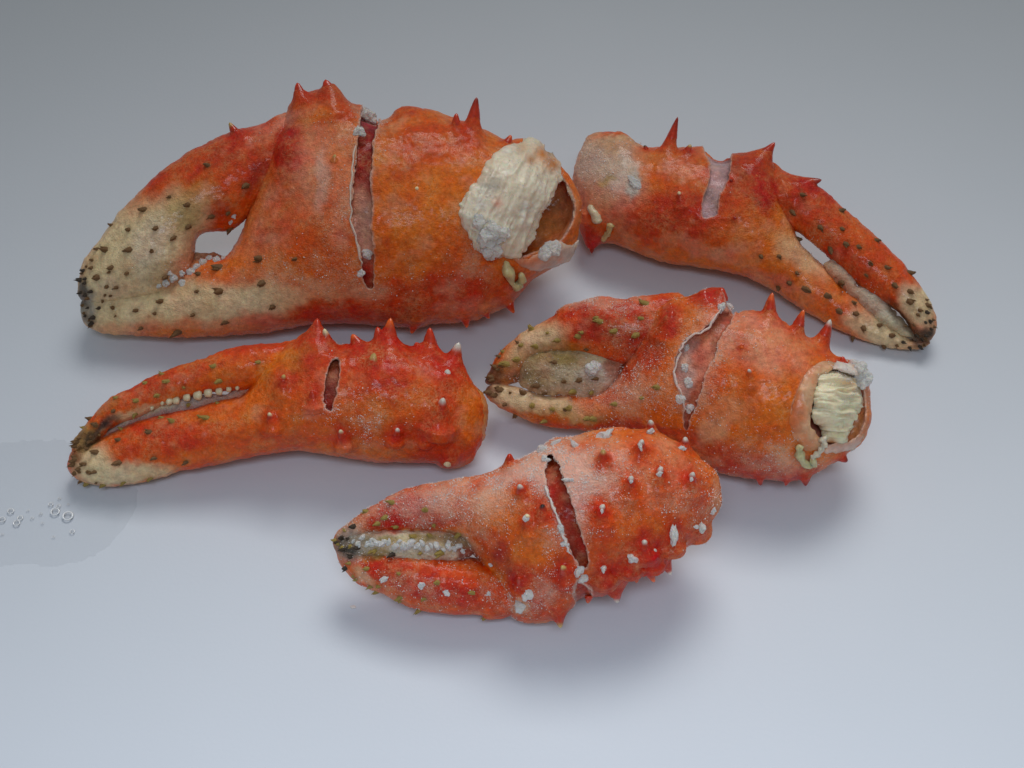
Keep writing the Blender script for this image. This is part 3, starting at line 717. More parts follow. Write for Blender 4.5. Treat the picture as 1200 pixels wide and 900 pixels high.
c2.solid('movable_finger', [(895, 200), (907, 190), (922, 203), (940, 210), (960, 219), (979, 235), (997, 251), (1020, 270), (1039, 289), (1057, 307), (1072, 326), (1086, 345), (1095, 364), (1097, 382), (1092, 396), (1080, 402), (1070, 398), (1064, 380), (1048, 362), (1020, 345), (997, 327), (971, 301), (949, 282), (937, 274), (915, 262), (896, 240)],
    ORA, k=.9, off=(0, 0), amp=1.6, vox=1.5, spines=[((932, 220), (962, 209), 13, 3, dict(tip=DRED, blunt=.15))])
c2.solid('ice', [(972, 306), (985, 312), (1010, 335), (1035, 352), (1052, 368), (1066, 385), (1078, 398), (1062, 396), (1036, 378), (1010, 358), (985, 336), (970, 322)], (.80, .74, .58), k=.8, off=(24, 5), amp=3.0, mat_=ICEC, rough=4, vox=1.5)
c2.settle()
Z3 = lambda p: zc(660, 120, 2.667, p)
c2.tufts(Z3([(752, 283), (712, 348), (797, 395), (875, 392), (878, 440), (930, 445), (985, 425), (963, 508), (1015, 510), (1040, 575), (1090, 587), (1078, 630), (1110, 670), (1120, 645), (1145, 628), (940, 545), (830, 465), (740, 420), (617, 487), (680, 475), (735, 530), (700, 570), (667, 585), (752, 590), (830, 608), (865, 657), (920, 665), (862, 567), (910, 620), (993, 692), (943, 712), (1030, 728), (1090, 525), (875, 333), (903, 742), (1000, 768)]), 'brown', 3.4)
c2.tufts(Z3([(1065, 745), (1120, 770), (1085, 772), (1135, 692), (1153, 682), (1155, 712), (1100, 735), (1120, 745), (1135, 735), (1142, 655)]), 'dark', 2.6)
c2.chunk(745, 214, 9, 'ice_crystal', None, (.6, 1.3, .3))
c2.tube('tendon', [(690, 240), (697, 252), (702, 262)], 5, 4, MEAT, (.70, .60, .40), 0); c2.tube('tendon', [(716, 262), (713, 272), (706, 282)], 4, 3, MEAT, (.62, .46, .20), 0)
c2.tip_tufts(9, 40, 'brown', 2.2)
c2.grains(700, 1.3, (.35, .8))
c2.finish()

# ================================================================== claw 3: right, spines on top, open meaty end
c3 = Claw('crab_claw', 'plump claw below the slim one, with fibrous white meat in its open right end', 'crab claw',
          (590, 455, 34), (990, 480, 70), 37); c3.tipB = False
c3.blobs = [(890, 400, 70, 50, 20, PNK, .95), (870, 480, 70, 60, 20, LOR, .8), (860, 540, 90, 22, 22, RED, .8), (930, 550, 50, 16, 0, PNK, .6), (930, 555, 50, 9, 0, RED, .7), (920, 420, 40, 40, 0, PNK, .6),
    (838, 450, 30, 40, 10, ORA, .6), (875, 470, 16, 30, 0, RED, .3), (845, 480, 40, 20, 0, CRM, .25), (925, 480, 18, 60, 0, LOR, .7), (860, 395, 20, 10, 0, RED, .4), (835, 505, 22, 16, 0, CRM, .4),
    (840, 345, 30, 18, 0, RED, .85), (812, 360, 24, 16, -20, LOR, .8), (786, 377, 15, 20, 0, RED, 1.), (760, 400, 26, 26, 0, RED, .6), (740, 440, 50, 26, -40, RED, .55), (770, 470, 50, 40, 0, LOR, .6), (720, 480, 90, 16, 5, LOR, .7), (720, 500, 90, 9, 3, RED, .8), (700, 470, 40, 9, 0, RED, .55),
    (700, 375, 70, 26, 0, RED, .85), (720, 390, 50, 16, 10, DRED, .5), (680, 352, 70, 9, -2, PNK, .5), (720, 350, 40, 8, 0, PNK, .4), (830, 348, 30, 16, 0, RED, .7), (660, 380, 24, 12, -30, ORA, .6), (625, 405, 46, 22, -35, CRM, .85), (650, 415, 40, 18, 0, OLV, .6), (605, 440, 36, 20, 0, OLV, .5), (625, 470, 60, 16, 14, CRM, .95), (590, 465, 26, 14, 20, CRM, .8), (660, 488, 60, 9, 8, YEL, .6), (640, 490, 50, 6, 12, ORA, .7),
    (580, 440, 12, 12, 0, BRN, .8), (573, 447, 8, 6, 0, BLK, .95), (572, 460, 10, 8, 0, BRN, .8), (605, 442, 14, 5, 0, BLK, .5), (660, 432, 26, 12, 0, (.62, .50, .33), .7), (700, 440, 24, 14, 0, (.80, .72, .60), .8), (650, 420, 30, 7, 0, OLV, .7), (722, 430, 14, 14, 0, DRED, .6), (636, 445, 16, 9, 0, (.48, .34, .15), .7), (680, 456, 30, 7, 0, (.74, .56, .40), .7)]
c3.frost = [(680, 352, 90, 16, .5), (760, 400, 60, 60, .34), (820, 430, 30, 60, .4), (740, 470, 70, 40, .4), (870, 400, 70, 50, .22), (640, 450, 60, 40, .35), (840, 350, 30, 30, .5), (920, 540, 60, 30, .35), (1000, 440, 30, 30, .9), (880, 500, 60, 60, .22)]
c3.mounds = [(902, 372, 12, 5), (935, 388, 11, 4), (963, 400, 12, 5), (786, 377, 15, 7), (879, 440, 9, 4), (843, 350, 12, 4), (820, 505, 10, 2), (990, 428, 8, 3)]
SP3 = [((901, 377), (903, 343), 11, 3, {}), ((932, 394), (941, 363), 10, 3, {}), ((960, 407), (975, 375), 11, 3, dict(tip=WHT, tipf=.12)), ((988, 432), (986, 418), 9, 4, dict(tip=RED)), ((845, 356), (846, 337), 10, 2, dict(tip=RED, blunt=.4)),
       ((826, 354), (824, 340), 9, 1, dict(tip=RED, blunt=.4)), ((985, 534), (992, 542), 7, 0, dict(tip=DRED, blunt=.45)), ((943, 556), (946, 569), 8, -2, dict(tip=DRED, blunt=.4)), ((890, 556), (892, 569), 7, -3, dict(tip=DRED)), ((922, 560), (922, 569), 6, -3, dict(tip=RED)),
       ((879, 441), (879, 438), 6, 6, dict(tip=WHT, tipf=.3, col=ORA)), ((786, 378), (786, 376), 12, 5, dict(tip=RED, blunt=.5, halo=1.0)), ((869, 408), (869, 407), 5, 2, {})]
slit3 = [(850, 336), (847, 358), (824, 386), (804, 397), (793, 420), (791, 441), (799, 466), (801, 499), (808, 499), (818, 466), (834, 424), (848, 391), (861, 370), (868, 346)]
open3 = [(951, 433), (968, 426), (990, 430), (1007, 441), (1013, 463), (1014, 491), (1005, 512), (990, 522), (968, 522), (946, 519), (934, 502), (928, 480), (938, 452)]
c3.cutblobs = [(800, 445, 14, 60, 8, (.80, .50, .42), .85), (852, 352, 20, 16, 0, (.70, .40, .36), .8), (1000, 500, 30, 30, 0, (.76, .34, .13), .9)]
c3.solid('palm', [(770, 358), (791, 350), (807, 347), (826, 339), (848, 338), (856, 352), (863, 367), (873, 363), (893, 366), (915, 375), (935, 390), (958, 402), (973, 413), (990, 419), (1009, 427), (1018, 445), (1020, 470), (1021, 491), (1012, 516), (996, 530), (968, 549), (945, 561), (920, 564), (890, 562), (854, 557), (830, 548), (797, 527), (765, 512), (733, 506), (693, 505), (675, 503), (647, 500), (618, 492), (595, 482), (574, 470), (568, 458), (578, 449), (603, 452), (626, 460), (647, 464), (670, 460), (699, 461), (716, 450), (733, 428), (748, 402), (762, 375)],
    LOR, k=.85, slits=[(slit3, 8)], bowls=[(open3, 34)], amp=2.0, cutcol=(.58, .17, .10), vox=1.5, spines=SP3)
c3.solid('movable_finger', [(800, 346), (762, 347), (733, 350), (704, 347), (681, 352), (657, 360), (647, 371), (618, 386), (598, 401), (583, 418), (571, 438), (569, 450), (590, 452), (612, 446), (619, 430), (634, 418), (661, 415), (690, 420), (716, 432), (735, 428), (760, 415), (790, 390)],
    ORA, k=.9, off=(-4, -8), amp=2.2, vox=1.5)
c3.solid('ice', [(612, 420), (640, 408), (690, 408), (728, 420), (722, 446), (700, 468), (660, 466), (625, 460), (605, 448)], (.72, .58, .36), k=.6, off=(2, 12), amp=4.0, mat_=ICEC, vox=1.6, rough=2.5)
c3.solid('meat', [(957, 441), (984, 434), (1004, 441), (1010, 462), (1009, 480), (1000, 492), (994, 508), (984, 520), (966, 512), (955, 488), (955, 463)],
    (.78, .74, .58), k=.6, host=0, lift=-10, amp=2.5, fibre=(3, 7, 5.2), mat_=MEAT, rough=3.2, vox=1.3)
for p in c3.parts:
    if p['name'] == 'meat':
        q = p['V']; p['col'] = np.tile((.94, .80, .54), (len(q), 1))*(1+.12*fbm(q, 8, 3))[:, None]
        for (x, y, r, cc, st) in ((974, 520, 6, (.7, .22, .03), .9), (998, 446, 10, (.68, .42, .2), .6), (962, 500, 9, (.6, .4, .25), .6)):
            a = (st*np.exp(-((q[:, 0]-x)**2+(q[:, 1]-y)**2)/r**2))[:, None]; p['col'] = p['col']*(1-a)+np.array(cc)*a
c3.solid('membrane', [(970, 420), (951, 427), (939, 445), (930, 470), (925, 492), (929, 512), (940, 527), (955, 531), (968, 527), (966, 516), (955, 505), (950, 490), (952, 466), (958, 448), (972, 436), (985, 430), (984, 421)], (.76, .46, .26), k=.4, host=0, lift=-2, amp=2.0, mat_=MEAT, rough=2.5, vox=1.4)
c3.solid('membrane', [(980, 422), (996, 424), (1010, 430), (1018, 442), (1012, 446), (1002, 440), (988, 436), (976, 434)], (.80, .70, .62), k=.7, host=0, lift=2, amp=2.0, mat_=MEAT, rough=2.5, vox=1.4)
c3.solid('membrane', [(966, 522), (985, 520), (1002, 514), (1013, 506), (1012, 516), (998, 528), (978, 532), (964, 531)], (.78, .50, .38), k=.6, host=0, lift=0, amp=2.0, mat_=MEAT, rough=2.2, vox=1.4)
c3.settle()
Z6 = lambda p: zc(560, 320, 3.4615, p)
c3.tufts(Z6([(232, 305), (318, 280), (415, 250), (490, 190), (555, 245), (648, 258), (275, 235), (165, 345), (105, 370), (97, 310), (170, 285), (213, 538), (300, 545), (365, 543), (265, 610), (468, 490), (435, 595), (460, 600), (550, 525), (660, 500), (670, 175), (685, 115), (215, 220), (385, 490), (720, 460), (400, 265), (475, 175), (565, 240)]), 'olive', 3.4)
c3.tufts(Z6([(60, 375), (305, 355), (435, 318), (40, 480), (60, 490), (85, 470), (130, 480), (190, 480), (235, 465), (275, 495), (103, 540), (145, 590), (355, 445), (418, 440), (490, 435), (355, 548), (50, 440), (45, 430)]), 'brown', 3.2)
c3.tube('tendon', [(936, 521), (940, 540), (951, 546), (953, 536)], 6, 4, MEAT, (.62, .56, .30), 3)
c3.tube('tendon', [(963, 512), (966, 520), (960, 530), (950, 537)], 4, 3.4, MEAT, (.74, .66, .50), 3)
for (x, y, r) in ((1010, 432, 9), (1016, 440, 8), (1005, 424, 6), (1012, 450, 7), (803, 405, 4), (800, 470, 5), (806, 480, 5), (805, 450, 6), (800, 430, 5), (846, 360, 5), (858, 360, 5), (690, 432, 7), (700, 428, 6)): c3.chunk(x, y, r)
c3.tube('cut_membrane', [(850, 355), (838, 374), (826, 388), (806, 396), (796, 415), (791, 440), (800, 465), (803, 480)], 1.5, 1.5, MEAT, (.76, .56, .50), .6)
c3.tip_tufts(9, 40, 'brown', 2.3)
c3.grains(6000, 1.3, (.3, .75))
c3.finish()

# ================================================================== claw 4: middle left, saturated orange
c4 = Claw('crab_claw', 'bright orange claw at the left with tall spines and ivory teeth in its narrow pincer', 'crab claw',
          (100, 530, 28), (550, 470, 62), 41); c4.tipB = False
c4.blobs = [(455, 425, 110, 26, 5, RED, .35), (450, 450, 110, 60, 5, ORA, .6), (460, 420, 80, 20, 5, RED, .6), (420, 450, 60, 20, 5, RED, .4), (440, 490, 80, 26, 3, LOR, .5), (420, 530, 90, 12, 2, LOR, .6), (500, 500, 36, 26, 0, RED, .45), (510, 525, 30, 20, 0, ORA, .8),
    (552, 485, 16, 36, 5, LOR, .9), (470, 475, 50, 20, 0, LOR, .35), (350, 460, 40, 40, 0, ORA, .8), (357, 420, 30, 16, -25, YEL, .5), (320, 430, 30, 14, -35, LOR, .95), (330, 505, 50, 20, 0, ORA, .6), (370, 500, 60, 16, 0, LOR, .5), (310, 470, 40, 26, 0, LOR, .55), (280, 490, 50, 26, 0, LOR, .55),
    (300, 405, 60, 10, -5, RED, .8), (330, 402, 40, 10, -15, ORA, .6), (240, 430, 70, 18, -18, ORA, .7), (190, 450, 70, 14, -22, RED, .7), (260, 445, 46, 14, -10, LOR, .5), (170, 482, 46, 7, -18, CRM, .7),
    (200, 510, 80, 26, -10, RED, .85), (160, 525, 50, 20, 0, ORA, .6), (250, 500, 50, 20, 0, ORA, .5), (245, 488, 26, 8, 0, LOR, .6), (230, 535, 60, 12, -8, LOR, .5), (150, 555, 60, 13, -5, CRM, .95), (110, 545, 26, 28, 0, CRM, .9), (98, 515, 18, 16, -40, OLV, .8), (125, 480, 20, 10, -40, OLV, .3),
    (112, 508, 26, 7, -40, BLK, .9), (128, 500, 20, 5, -35, BLK, .7), (88, 530, 10, 10, 0, BRN, .6), (533, 545, 10, 8, 0, YEL, .4)]
c4.frost = [(440, 500, 60, 26, .35), (450, 460, 60, 20, .3), (370, 480, 50, 30, .2), (390, 410, 14, 14, .6), (530, 480, 30, 30, .15)]
c4.mounds = [(371, 398, 12, 4), (383, 402, 8, 3), (456, 402, 12, 4), (437, 436, 11, 6), (521, 445, 11, 6), (462, 466, 10, 5), (514, 482, 11, 6), (464, 507, 8, 4), (402, 511, 9, 4), (499, 509, 8, 4), (318, 491, 9, 4), (361, 431, 8, 4), (332, 449, 8, 4), (505, 408, 10, 3), (530, 425, 10, 4), (525, 540, 12, 3), (366, 465, 8, 2), (430, 512, 6, 2)]
SP4 = [((371, 405), (371, 373), 13.4, 2, dict(blunt=.3, tip=RED)), ((383, 408), (382, 385), 8.5, 6, dict(blunt=.3, tip=CRM)), ((421, 408), (412, 392), 9.8, 2, dict(blunt=.3, tip=ORA)), ((446, 408), (443, 383), 11.0, 1, dict(blunt=.3, tip=RED)), ((457, 410), (455, 373), 12.2, 4, dict(blunt=.3, tip=ORA)), ((492, 412), (488, 401), 9.8, 0, dict(blunt=.3, tip=RED)), ((504, 415), (504, 384), 11.0, 3, dict(blunt=.3, tip=RED)), ((529, 432), (537, 401), 12.2, 4, dict(blunt=.3, tip=WHT)), ((437, 440), (436, 414), 11.0, 12, dict(blunt=.3, tip=YEL)), ((521, 450), (525, 433), 11.0, 10, dict(blunt=.3, tip=WHT)), ((462, 468), (463, 457), 9.8, 10, dict(blunt=.3, tip=YEL)), ((515, 486), (519, 478), 11.0, 11, dict(blunt=.3, tip=WHT)), ((464, 507), (467, 509), 7.3, 8, dict(blunt=.3, tip=WHT)), ((402, 512), (400, 510), 7.3, 7, dict(blunt=.3, tip=CRM)), ((499, 510), (500, 510), 6.1, 6, dict(blunt=.3, tip=CRM)), ((318, 492), (317, 490), 7.3, 6, dict(blunt=.3, tip=CRM)), ((361, 434), (361, 423), 9.8, 8, dict(blunt=.3, tip=YEL)), ((332, 450), (332, 446), 7.3, 6, dict(blunt=.3, tip=YEL)), ((526, 536), (523, 546), 14.6, 4, dict(blunt=.3, tip=CRM)), ((367, 466), (366, 464), 7.3, 4, dict(blunt=.3, tip=RED))]
slit4 = [(388, 422), (384, 442), (381, 463), (382, 477), (389, 481), (394, 465), (398, 446), (399, 424)]
SP4 = [(a, b, r*(1.12 if r > 8 else 1.0), dw, k) for a, b, r, dw, k in SP4]
c4.solid('palm', [(330, 408), (345, 398), (357, 390), (374, 388), (388, 398), (398, 404), (410, 404), (430, 402), (450, 399), (465, 401), (480, 407), (500, 409), (515, 414), (535, 424), (543, 434), (555, 451), (568, 465), (571, 481), (567, 512), (553, 521), (538, 532), (532, 545), (518, 549), (508, 544), (473, 543), (441, 542), (403, 536), (368, 530), (333, 529), (310, 533), (295, 536), (264, 543), (234, 550), (211, 552), (193, 559), (172, 564), (147, 568), (121, 570), (98, 566), (84, 557), (80, 545), (84, 530), (96, 522), (114, 516), (134, 505), (154, 496), (172, 490), (193, 485), (213, 481), (234, 476), (259, 468), (282, 465), (294, 452), (306, 434), (318, 420)],
    ORA, k=.88, slits=[(slit4, 12)], amp=1.6, cutcol=(.34, .045, .02), vox=1.5, lumps=[(325, 440, 14, 4), (460, 430, 30, 3)], spines=SP4)
c4.solid('movable_finger', [(365, 396), (340, 399), (326, 401), (300, 403), (269, 407), (249, 415), (223, 424), (198, 433), (172, 444), (154, 455), (131, 465), (113, 483), (96, 503), (85, 518), (84, 528), (92, 530), (105, 526), (118, 514), (131, 502), (147, 494), (167, 487), (188, 477), (208, 470), (234, 463), (262, 459), (288, 457), (310, 450), (340, 430)],
    ORA, k=.95, off=(4, -6), amp=1.3, vox=1.5)
c4.solid('ice', [(100, 520), (116, 505), (134, 494), (155, 485), (185, 475), (215, 466), (250, 462), (285, 456), (290, 462), (262, 474), (225, 484), (190, 492), (150, 502), (125, 514), (106, 526)], (.62, .52, .46), k=.7, off=(-2, 8), amp=2.4, mat_=ICEC, rough=2.5, vox=1.5)
c4.solid('membrane', [(556, 451), (567, 463), (572, 481), (568, 513), (556, 522), (562, 508), (565, 484), (561, 466)], (.80, .30, .08), k=.8, host=0, lift=-2, amp=1.4, mat_=MEAT, rough=2, vox=1.3)
c4.settle()
Z4 = lambda p: zc(70, 360, 3.912, p)
c4.tufts(Z4([(250, 405), (345, 435), (440, 415), (575, 375), (728, 345), (465, 297), (485, 330), (700, 262), (915, 245), (355, 500), (460, 495), (600, 455), (715, 430), (635, 495), (665, 498), (275, 550), (120, 820), (190, 825), (300, 815), (425, 795), (385, 338), (100, 540), (510, 512)]), 'olive', 3.0)
c4.tufts(Z4([(240, 478), (410, 562), (262, 600), (190, 595), (160, 655), (120, 640), (70, 610), (65, 640), (65, 685), (50, 730), (60, 765), (100, 710), (130, 770), (90, 808), (260, 720), (430, 700), (155, 535), (130, 500), (587, 718), (55, 700), (80, 750), (85, 590)]), 'brown', 3.2)
for (x, y, r) in Z4([(470, 438), (500, 430), (533, 425), (582, 412), (638, 402), (684, 390), (735, 385), (775, 377), (815, 370)]) and [(190, 472, 2.6), (198, 470, 4), (206.5, 469, 4.2), (219, 465.5, 4.2), (232, 463, 5.2), (244, 460, 4.8), (257, 458.5, 4), (268, 456, 3), (278, 454.5, 2.5), (178, 478, 2.5)]:
    P, n, part = c4.surf(x, y-2)
    import bmesh
    me = bpy.data.meshes.new('tooth'); bm = bmesh.new(); bmesh.ops.create_icosphere(bm, subdivisions=2, radius=1)
    for v in bm.verts: v.co = c4.loc_of(np.array([x, y, P[2]*.75])+np.array(v.co)*r*np.array([1.12, 1.3, 1.15])*(1+.1*math.sin(v.co.x*5+x)))
    bm.to_mesh(me); bm.free(); me.materials.append(TOOTH); me.polygons.foreach_set('use_smooth', [True]*len(me.polygons))
    o = bpy.data.objects.new('tooth', me); C.objects.link(o); o.parent = c4.parts[1]['obj']
c4.tip_tufts(12, 40, 'brown', 2.3)
c4.grains(700, 1.2, (.35, .75))
c4.finish()

# ================================================================== claw 5: front, frosted
c5 = Claw('crab_claw', 'heavily frosted red claw lying frontmost, its knobs tipped with white ice', 'crab claw',
          (410, 650, 36), (820, 590, 78), 59); c5.tipB = False
c5.blobs = [(740, 590, 120, 80, 15, ORA, .5), (600, 600, 120, 60, 0, ORA, .5), (740, 570, 90, 60, 15, PNK, .5), (720, 620, 60, 50, 10, ORA, .75), (770, 600, 60, 40, 0, LOR, .45), (820, 570, 26, 40, 0, ORA, .5), (740, 670, 60, 26, -20, RED, .9), (790, 640, 40, 20, -30, RED, .6), (700, 690, 40, 20, 0, DRED, .4),
    (690, 560, 40, 34, 0, PNK, .6), (680, 580, 16, 26, 20, RED, .4), (620, 560, 60, 26, -15, PNK, .9), (770, 560, 60, 46, 20, PNK, .5), (690, 640, 30, 50, 0, RED, .2), (800, 590, 40, 40, 0, RED, .25), (600, 590, 60, 26, 0, LOR, .7), (630, 640, 30, 40, 0, LOR, .6), (570, 590, 46, 26, 0, LOR, .5), (640, 690, 50, 30, 0, RED, .6), (612, 678, 20, 16, 0, RED, .95), (640, 600, 26, 26, 0, RED, .25), (620, 720, 40, 14, 0, RED, .7),
    (470, 595, 60, 24, -20, RED, .9), (520, 570, 50, 14, -10, PNK, .5), (530, 600, 40, 16, 20, ORA, .7), (480, 612, 60, 10, 0, RED, .8), (575, 640, 26, 20, 45, RED, .55), (520, 690, 70, 26, 10, RED, .85), (460, 672, 60, 20, 20, RED, .85), (540, 670, 40, 14, 10, ORA, .7), (470, 700, 60, 9, 20, ORA, .5), (590, 660, 14, 26, -40, DRED, .6),
    (490, 637, 60, 14, 0, CRM, .9), (430, 640, 26, 16, 0, OLV, .7), (408, 635, 20, 24, 0, GRY, .85), (400, 640, 12, 14, 0, BRN, .6), (408, 645, 9, 8, 0, BLK, .7), (425, 628, 20, 8, -20, BRN, .4), (425, 675, 20, 8, 40, CRM, .5), (612, 712, 12, 10, 0, CRM, .6), (455, 630, 14, 7, 0, OLV, .8), (500, 632, 20, 7, 0, OLV, .7), (535, 636, 20, 10, 20, (.30, .17, .07), .8), (470, 642, 18, 6, 0, WHT, .9), (505, 645, 20, 6, 0, WHT, .8), (435, 640, 9, 8, 0, WHT, .6), (447, 648, 12, 5, 0, OLV, .6), (550, 650, 16, 12, 30, DRED, .8)]
c5.frost = [(600, 570, 80, 50, .58), (740, 580, 90, 60, .14), (480, 590, 80, 30, .6), (640, 540, 50, 30, .6), (700, 560, 60, 50, .42), (820, 590, 40, 50, .35), (660, 640, 30, 70, .5), (760, 640, 80, 40, .16), (510, 640, 80, 20, .4), (500, 690, 80, 30, .38), (620, 700, 50, 30, .5), (410, 640, 30, 40, .35), (760, 560, 80, 60, .16)]
K5 = [(707, 540, YEL), (750, 529, WHT), (739, 569, WHT), (772, 559, WHT), (809, 565, WHT), (705, 601, WHT), (739, 656, WHT), (789, 630, WHT), (820, 622, WHT), (707, 669, WHT), (620, 611, CRM), (612, 578, WHT), (662, 668, YEL), (802, 526, WHT), (763, 507, WHT), (598, 545, RED), (636, 601, BLK), (765, 650, WHT), (612, 680, RED), (755, 640, WHT)]
c5.mounds = [(x, y, 12, 6) for x, y, _ in K5]+[(612, 680, 14, 5), (722, 688, 12, 3), (656, 712, 12, 4), (778, 655, 10, 3), (590, 640, 16, -3)]
SP5 = [((x, y), (x+(x-720)*.02, y-1+(y-600)*.06), 9, 8, dict(tip=cc, tipf=.28, blunt=.36, halo=.95)) for x, y, cc in K5]+[
       ((777, 652), (786, 674), 10, -2, dict(tip=WHT, tipf=.1)), ((759, 664), (765, 683), 9, -3, {}), ((721, 682), (721, 707), 13, -2, dict(tip=WHT, tipf=.1, blunt=.3)), ((654, 710), (656, 736), 12, 2, dict(tip=YEL, tipf=.12)), ((745, 670), (746, 683), 7, -3, {}), ((690, 696), (690, 707), 7, -2, {})]
slit5 = [(640, 537), (641, 568), (652, 603), (661, 626), (672, 658), (678, 666), (688, 664), (684, 632), (674, 600), (665, 574), (657, 546), (648, 534)]
slit5b = [(674, 684), (676, 720), (690, 712), (693, 692), (684, 680)]
c5.solid('palm', [(390, 632), (396, 621), (409, 611), (432, 594), (458, 580), (490, 569), (519, 564), (553, 558), (582, 551), (600, 543), (629, 528), (652, 513), (672, 512), (695, 505), (716, 501), (744, 503), (765, 505), (785, 513), (814, 533), (837, 551), (845, 571), (845, 594), (832, 614), (824, 630), (800, 643), (789, 652), (778, 664), (760, 674), (742, 678), (730, 689), (712, 698), (690, 702), (672, 713), (656, 725), (640, 730), (622, 730), (600, 724), (592, 700), (580, 680), (566, 664), (553, 648), (542, 634), (515, 626), (475, 626), (438, 627), (415, 636), (405, 646), (394, 645)],
    LOR, k=.84, slits=[(slit5, 13), (slit5b, 5)], amp=1.7, cutcol=(.42, .06, .03), vox=1.5, spines=SP5)
c5.solid('movable_finger', [(393, 640), (395, 652), (403, 668), (418, 684), (438, 692), (467, 705), (496, 716), (525, 720), (559, 720), (572, 727), (598, 722), (610, 705), (606, 680), (588, 672), (572, 662), (555, 652), (536, 654), (496, 650), (458, 647), (423, 646), (405, 640)],
    ORA, k=.95, off=(0, -2), amp=1.8, vox=1.5)
c5.solid('ice', [(405, 628), (440, 622), (480, 620), (530, 622), (556, 640), (545, 656), (500, 660), (450, 656), (412, 652), (396, 640)], (.86, .78, .58), k=.8, off=(5, 15), amp=4.5, mat_=ICEC, vox=1.6, rough=2.5)
c5.settle()
for x, y, cc in K5:
    if cc == WHT and (x+y) % 5:
        c5.chunk(x+(x*3 % 5)-2, y-5+(y*7 % 5)-1, 1.8+1.8*((x*7+y) % 5)/4, 'ice_crystal', None, (1.3-.12*(x % 5), .6+.12*(y % 4), .6), 3)
for (x, y, r, st) in [(708, 508, 13, (1.2, .7, .4)), (763, 503, 7, (1.2, .6, .5)), (801, 524, 6, (1.2, .6, .5)), (640, 536, 7, (1, 1, .5)), (665, 560, 7, (.6, 1.3, .5)), (655, 622, 7, (.7, 1.2, .5)), (660, 640, 6, (.7, 1.2, .5)), (680, 672, 9, (1, 1, .6)), (684, 680, 8, (1, 1, .6)), (634, 525, 9, (1.2, .8, .4)), (650, 516, 7, (1.3, .7, .4)), (672, 520, 8, (1.2, .6, .4)), (608, 712, 10, (1, 1, .5)), (620, 700, 9, (1, 1, .5)), (492, 687, 6, (1, 1, .4)), (521, 697, 6, (1, 1, .4)), (575, 698, 4, (1, 1, .5)), (573, 664, 4, (1, 1, .5)), (788, 630, 12, (1.5, .5, .6)), (739, 657, 9, (1.2, .7, .6)), (825, 618, 7, (1, 1, .6)), (838, 600, 6, (1, 1, .5)), (615, 605, 6, (1, 1, .5)), (450, 680, 7, (.6, 1.4, .4)), (478, 640, 8, (1.4, .7, .5)), (440, 635, 6, (1, 1, .5))]:
    c5.chunk(x, y, r*.68, 'ice_crystal', None, st, .5)
Z8 = lambda p: zc(380, 490, 3.46, p)
c5.tufts(Z8([(240, 400), (405, 375), (270, 335), (165, 370), (210, 435), (285, 450), (355, 475), (435, 470), (440, 440), (395, 555), (480, 555), (200, 545), (165, 605), (215, 690), (295, 630), (300, 735), (400, 740), (450, 660), (605, 715), (120, 660), (205, 712), (300, 752), (380, 790), (640, 828), (540, 480)]), 'olive', 2.9)
c5.tufts(Z8([(110, 430), (65, 480), (275, 560), (80, 615), (70, 540), (100, 555), (130, 530), (45, 510), (90, 480)]), 'dark', 2.8)
for i in range(26):
    c5.chunk(412+i*5.3, 632+5*math.sin(i*2.3)+i*.45, 2.4+1.6*abs(math.sin(i*1.9)), 'ice_crystal', None, (1.2, .8, .6), .3)
c5.tube('cut_membrane', [(640, 568), (646, 590), (653, 606), (660, 628), (668, 650)], 1.5, 1.5, MEAT, (.80, .66, .60), .8)
c5.tip_tufts(9, 44, 'olive', 2.2)
c5.grains(11000, 1.2, (.3, .8))
c5.finish()

# ================================================================== water film, bubbles and crumbs of ice on the surface
def puddle(name, outline, hgt, label, seed):
    f = Field(outline, 1.5, 2.5, seed)
    d = f.d
    ii = np.arange(d.size).reshape(d.shape)
    keep = d > -1.5
    X = f.X; Y = f.Y
    z = hgt*sstep(-1, 9, d)
    P = on_plane(X, Y, 0.0); P[..., 2] = 0.00004+z
    Vt = P.reshape(-1, 3); q = np.stack([ii[:-1, :-1], ii[1:, :-1], ii[1:, 1:], ii[:-1, 1:]], -1).reshape(-1, 4)[:, ::-1]
    km = keep.ravel()[q].all(1); q = q[km]
    used = np.unique(q); rem = np.full(len(Vt), -1); rem[used] = np.arange(len(used))
    Vt = Vt[used]; q = rem[q]
    # flat underside closes the film
    n = len(Vt); Vb = Vt.copy(); Vb[:, 2] = 0.00002
    loc = Vt.mean(0); loc[2] = 0
    o = link_mesh(name, np.concatenate([Vt, Vb])-loc, np.concatenate([q, q[:, ::-1]+n]), WATER, None)
    o.location = loc; o['label'] = label; o['category'] = 'water'
    return o
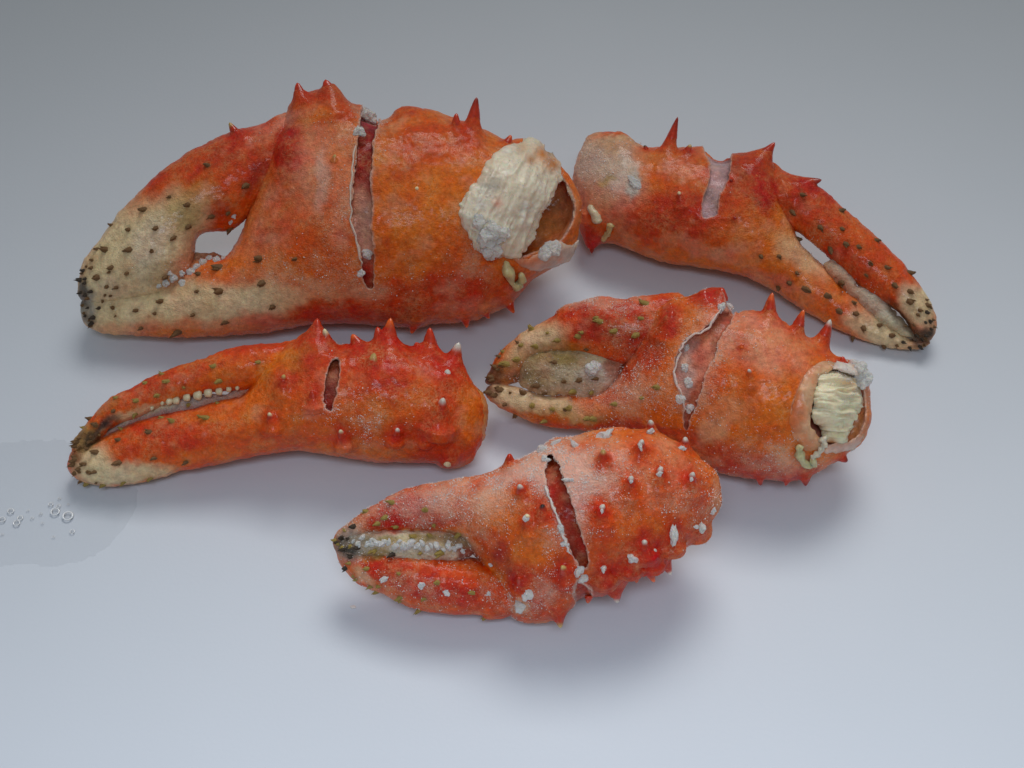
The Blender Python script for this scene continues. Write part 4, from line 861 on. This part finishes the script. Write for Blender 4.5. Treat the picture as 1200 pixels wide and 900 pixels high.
def bubble(px, py, r):
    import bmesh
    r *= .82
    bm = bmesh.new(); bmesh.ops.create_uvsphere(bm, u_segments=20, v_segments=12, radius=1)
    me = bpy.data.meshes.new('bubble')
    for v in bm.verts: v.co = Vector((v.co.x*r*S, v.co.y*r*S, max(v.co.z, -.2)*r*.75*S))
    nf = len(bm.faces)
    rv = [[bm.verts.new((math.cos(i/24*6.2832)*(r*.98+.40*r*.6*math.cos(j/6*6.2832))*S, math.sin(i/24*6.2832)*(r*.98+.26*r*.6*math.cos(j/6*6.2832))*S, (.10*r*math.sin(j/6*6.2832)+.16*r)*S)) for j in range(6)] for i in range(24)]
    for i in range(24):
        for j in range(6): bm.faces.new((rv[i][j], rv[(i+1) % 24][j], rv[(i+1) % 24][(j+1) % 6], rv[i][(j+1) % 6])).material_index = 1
    bm.to_mesh(me); bm.free(); me.materials.append(BUBBLE); me.materials.append(HIGHLIGHT_RING); me.polygons.foreach_set('use_smooth', [True]*len(me.polygons))
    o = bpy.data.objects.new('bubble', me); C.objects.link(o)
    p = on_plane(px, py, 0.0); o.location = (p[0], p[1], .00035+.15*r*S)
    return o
puddle('water_film', [(-120, 560), (-40, 528), (10, 520), (60, 516), (110, 524), (150, 545), (160, 590), (140, 625), (115, 648), (70, 662), (10, 660), (-60, 668), (-120, 640)], .00035, 'thin film of clear water spilt at the left edge beside the orange claw', 5)
bub = [(80, 606, 6.5, 'biggest clear bubble, rightmost of the two large ones in the water film'), (65, 601, 5.5, 'second biggest clear bubble, just left of the biggest one'),
       (20, 614, 4.2, 'middle sized clear bubble, lowest in the left cluster of the water film'), (24, 608, 3.5, 'clear bubble touching the upper right of the lowest bubble in the left cluster'),
       (13, 600, 4, 'clear bubble topping the left cluster in the water film'), (3, 610, 4, 'clear bubble nearest the left edge of the picture in the water film'),
       (60, 592, 3, 'small clear bubble above the second biggest bubble'), (69, 594, 2.5, 'small clear bubble between and above the two biggest bubbles'),
       (85, 624, 3, 'clear bubble lying alone below the two biggest bubbles'), (38, 608, 2, 'small clear bubble just right of the left cluster'),
       (48, 603, 2, 'small clear bubble midway between the left cluster and the two biggest bubbles'), (33, 599, 1.5, 'tiny clear bubble right of and above the left cluster'),
       (70, 585, 2, 'topmost small clear bubble in the water film, above the two biggest bubbles'), (80, 592, 1.5, 'tiny clear bubble straight above the biggest bubble'),
       (50, 614, 1.6, 'tiny clear bubble left of and below the second biggest bubble'), (3, 627, 1.6, 'tiny clear bubble low at the left edge of the picture'),
       (63, 630, 1.6, 'tiny clear bubble lowest of all in the water film')]
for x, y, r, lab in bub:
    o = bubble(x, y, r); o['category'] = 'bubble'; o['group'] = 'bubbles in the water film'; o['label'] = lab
def crumb(px, py, r, label):
    import bmesh
    rs = np.random.RandomState(int(px)); bm = bmesh.new(); bmesh.ops.create_icosphere(bm, subdivisions=1, radius=1)
    for v in bm.verts: v.co = Vector(np.array(v.co)*np.array([1.6, .8, .6])*r*S*(1+.4*(rs.rand()-.5)))
    me = bpy.data.meshes.new('ice_crumb'); bm.to_mesh(me); bm.free(); me.materials.append(FROST)
    o = bpy.data.objects.new('ice_crumb', me); C.objects.link(o); p = on_plane(px, py, 0.0); o.location = (p[0], p[1], r*S*.5)
    o['label'] = label; o['category'] = 'ice'
crumb(414, 712, 2.4, 'tiny crumb of ice on the white surface below the frosted claw tip')
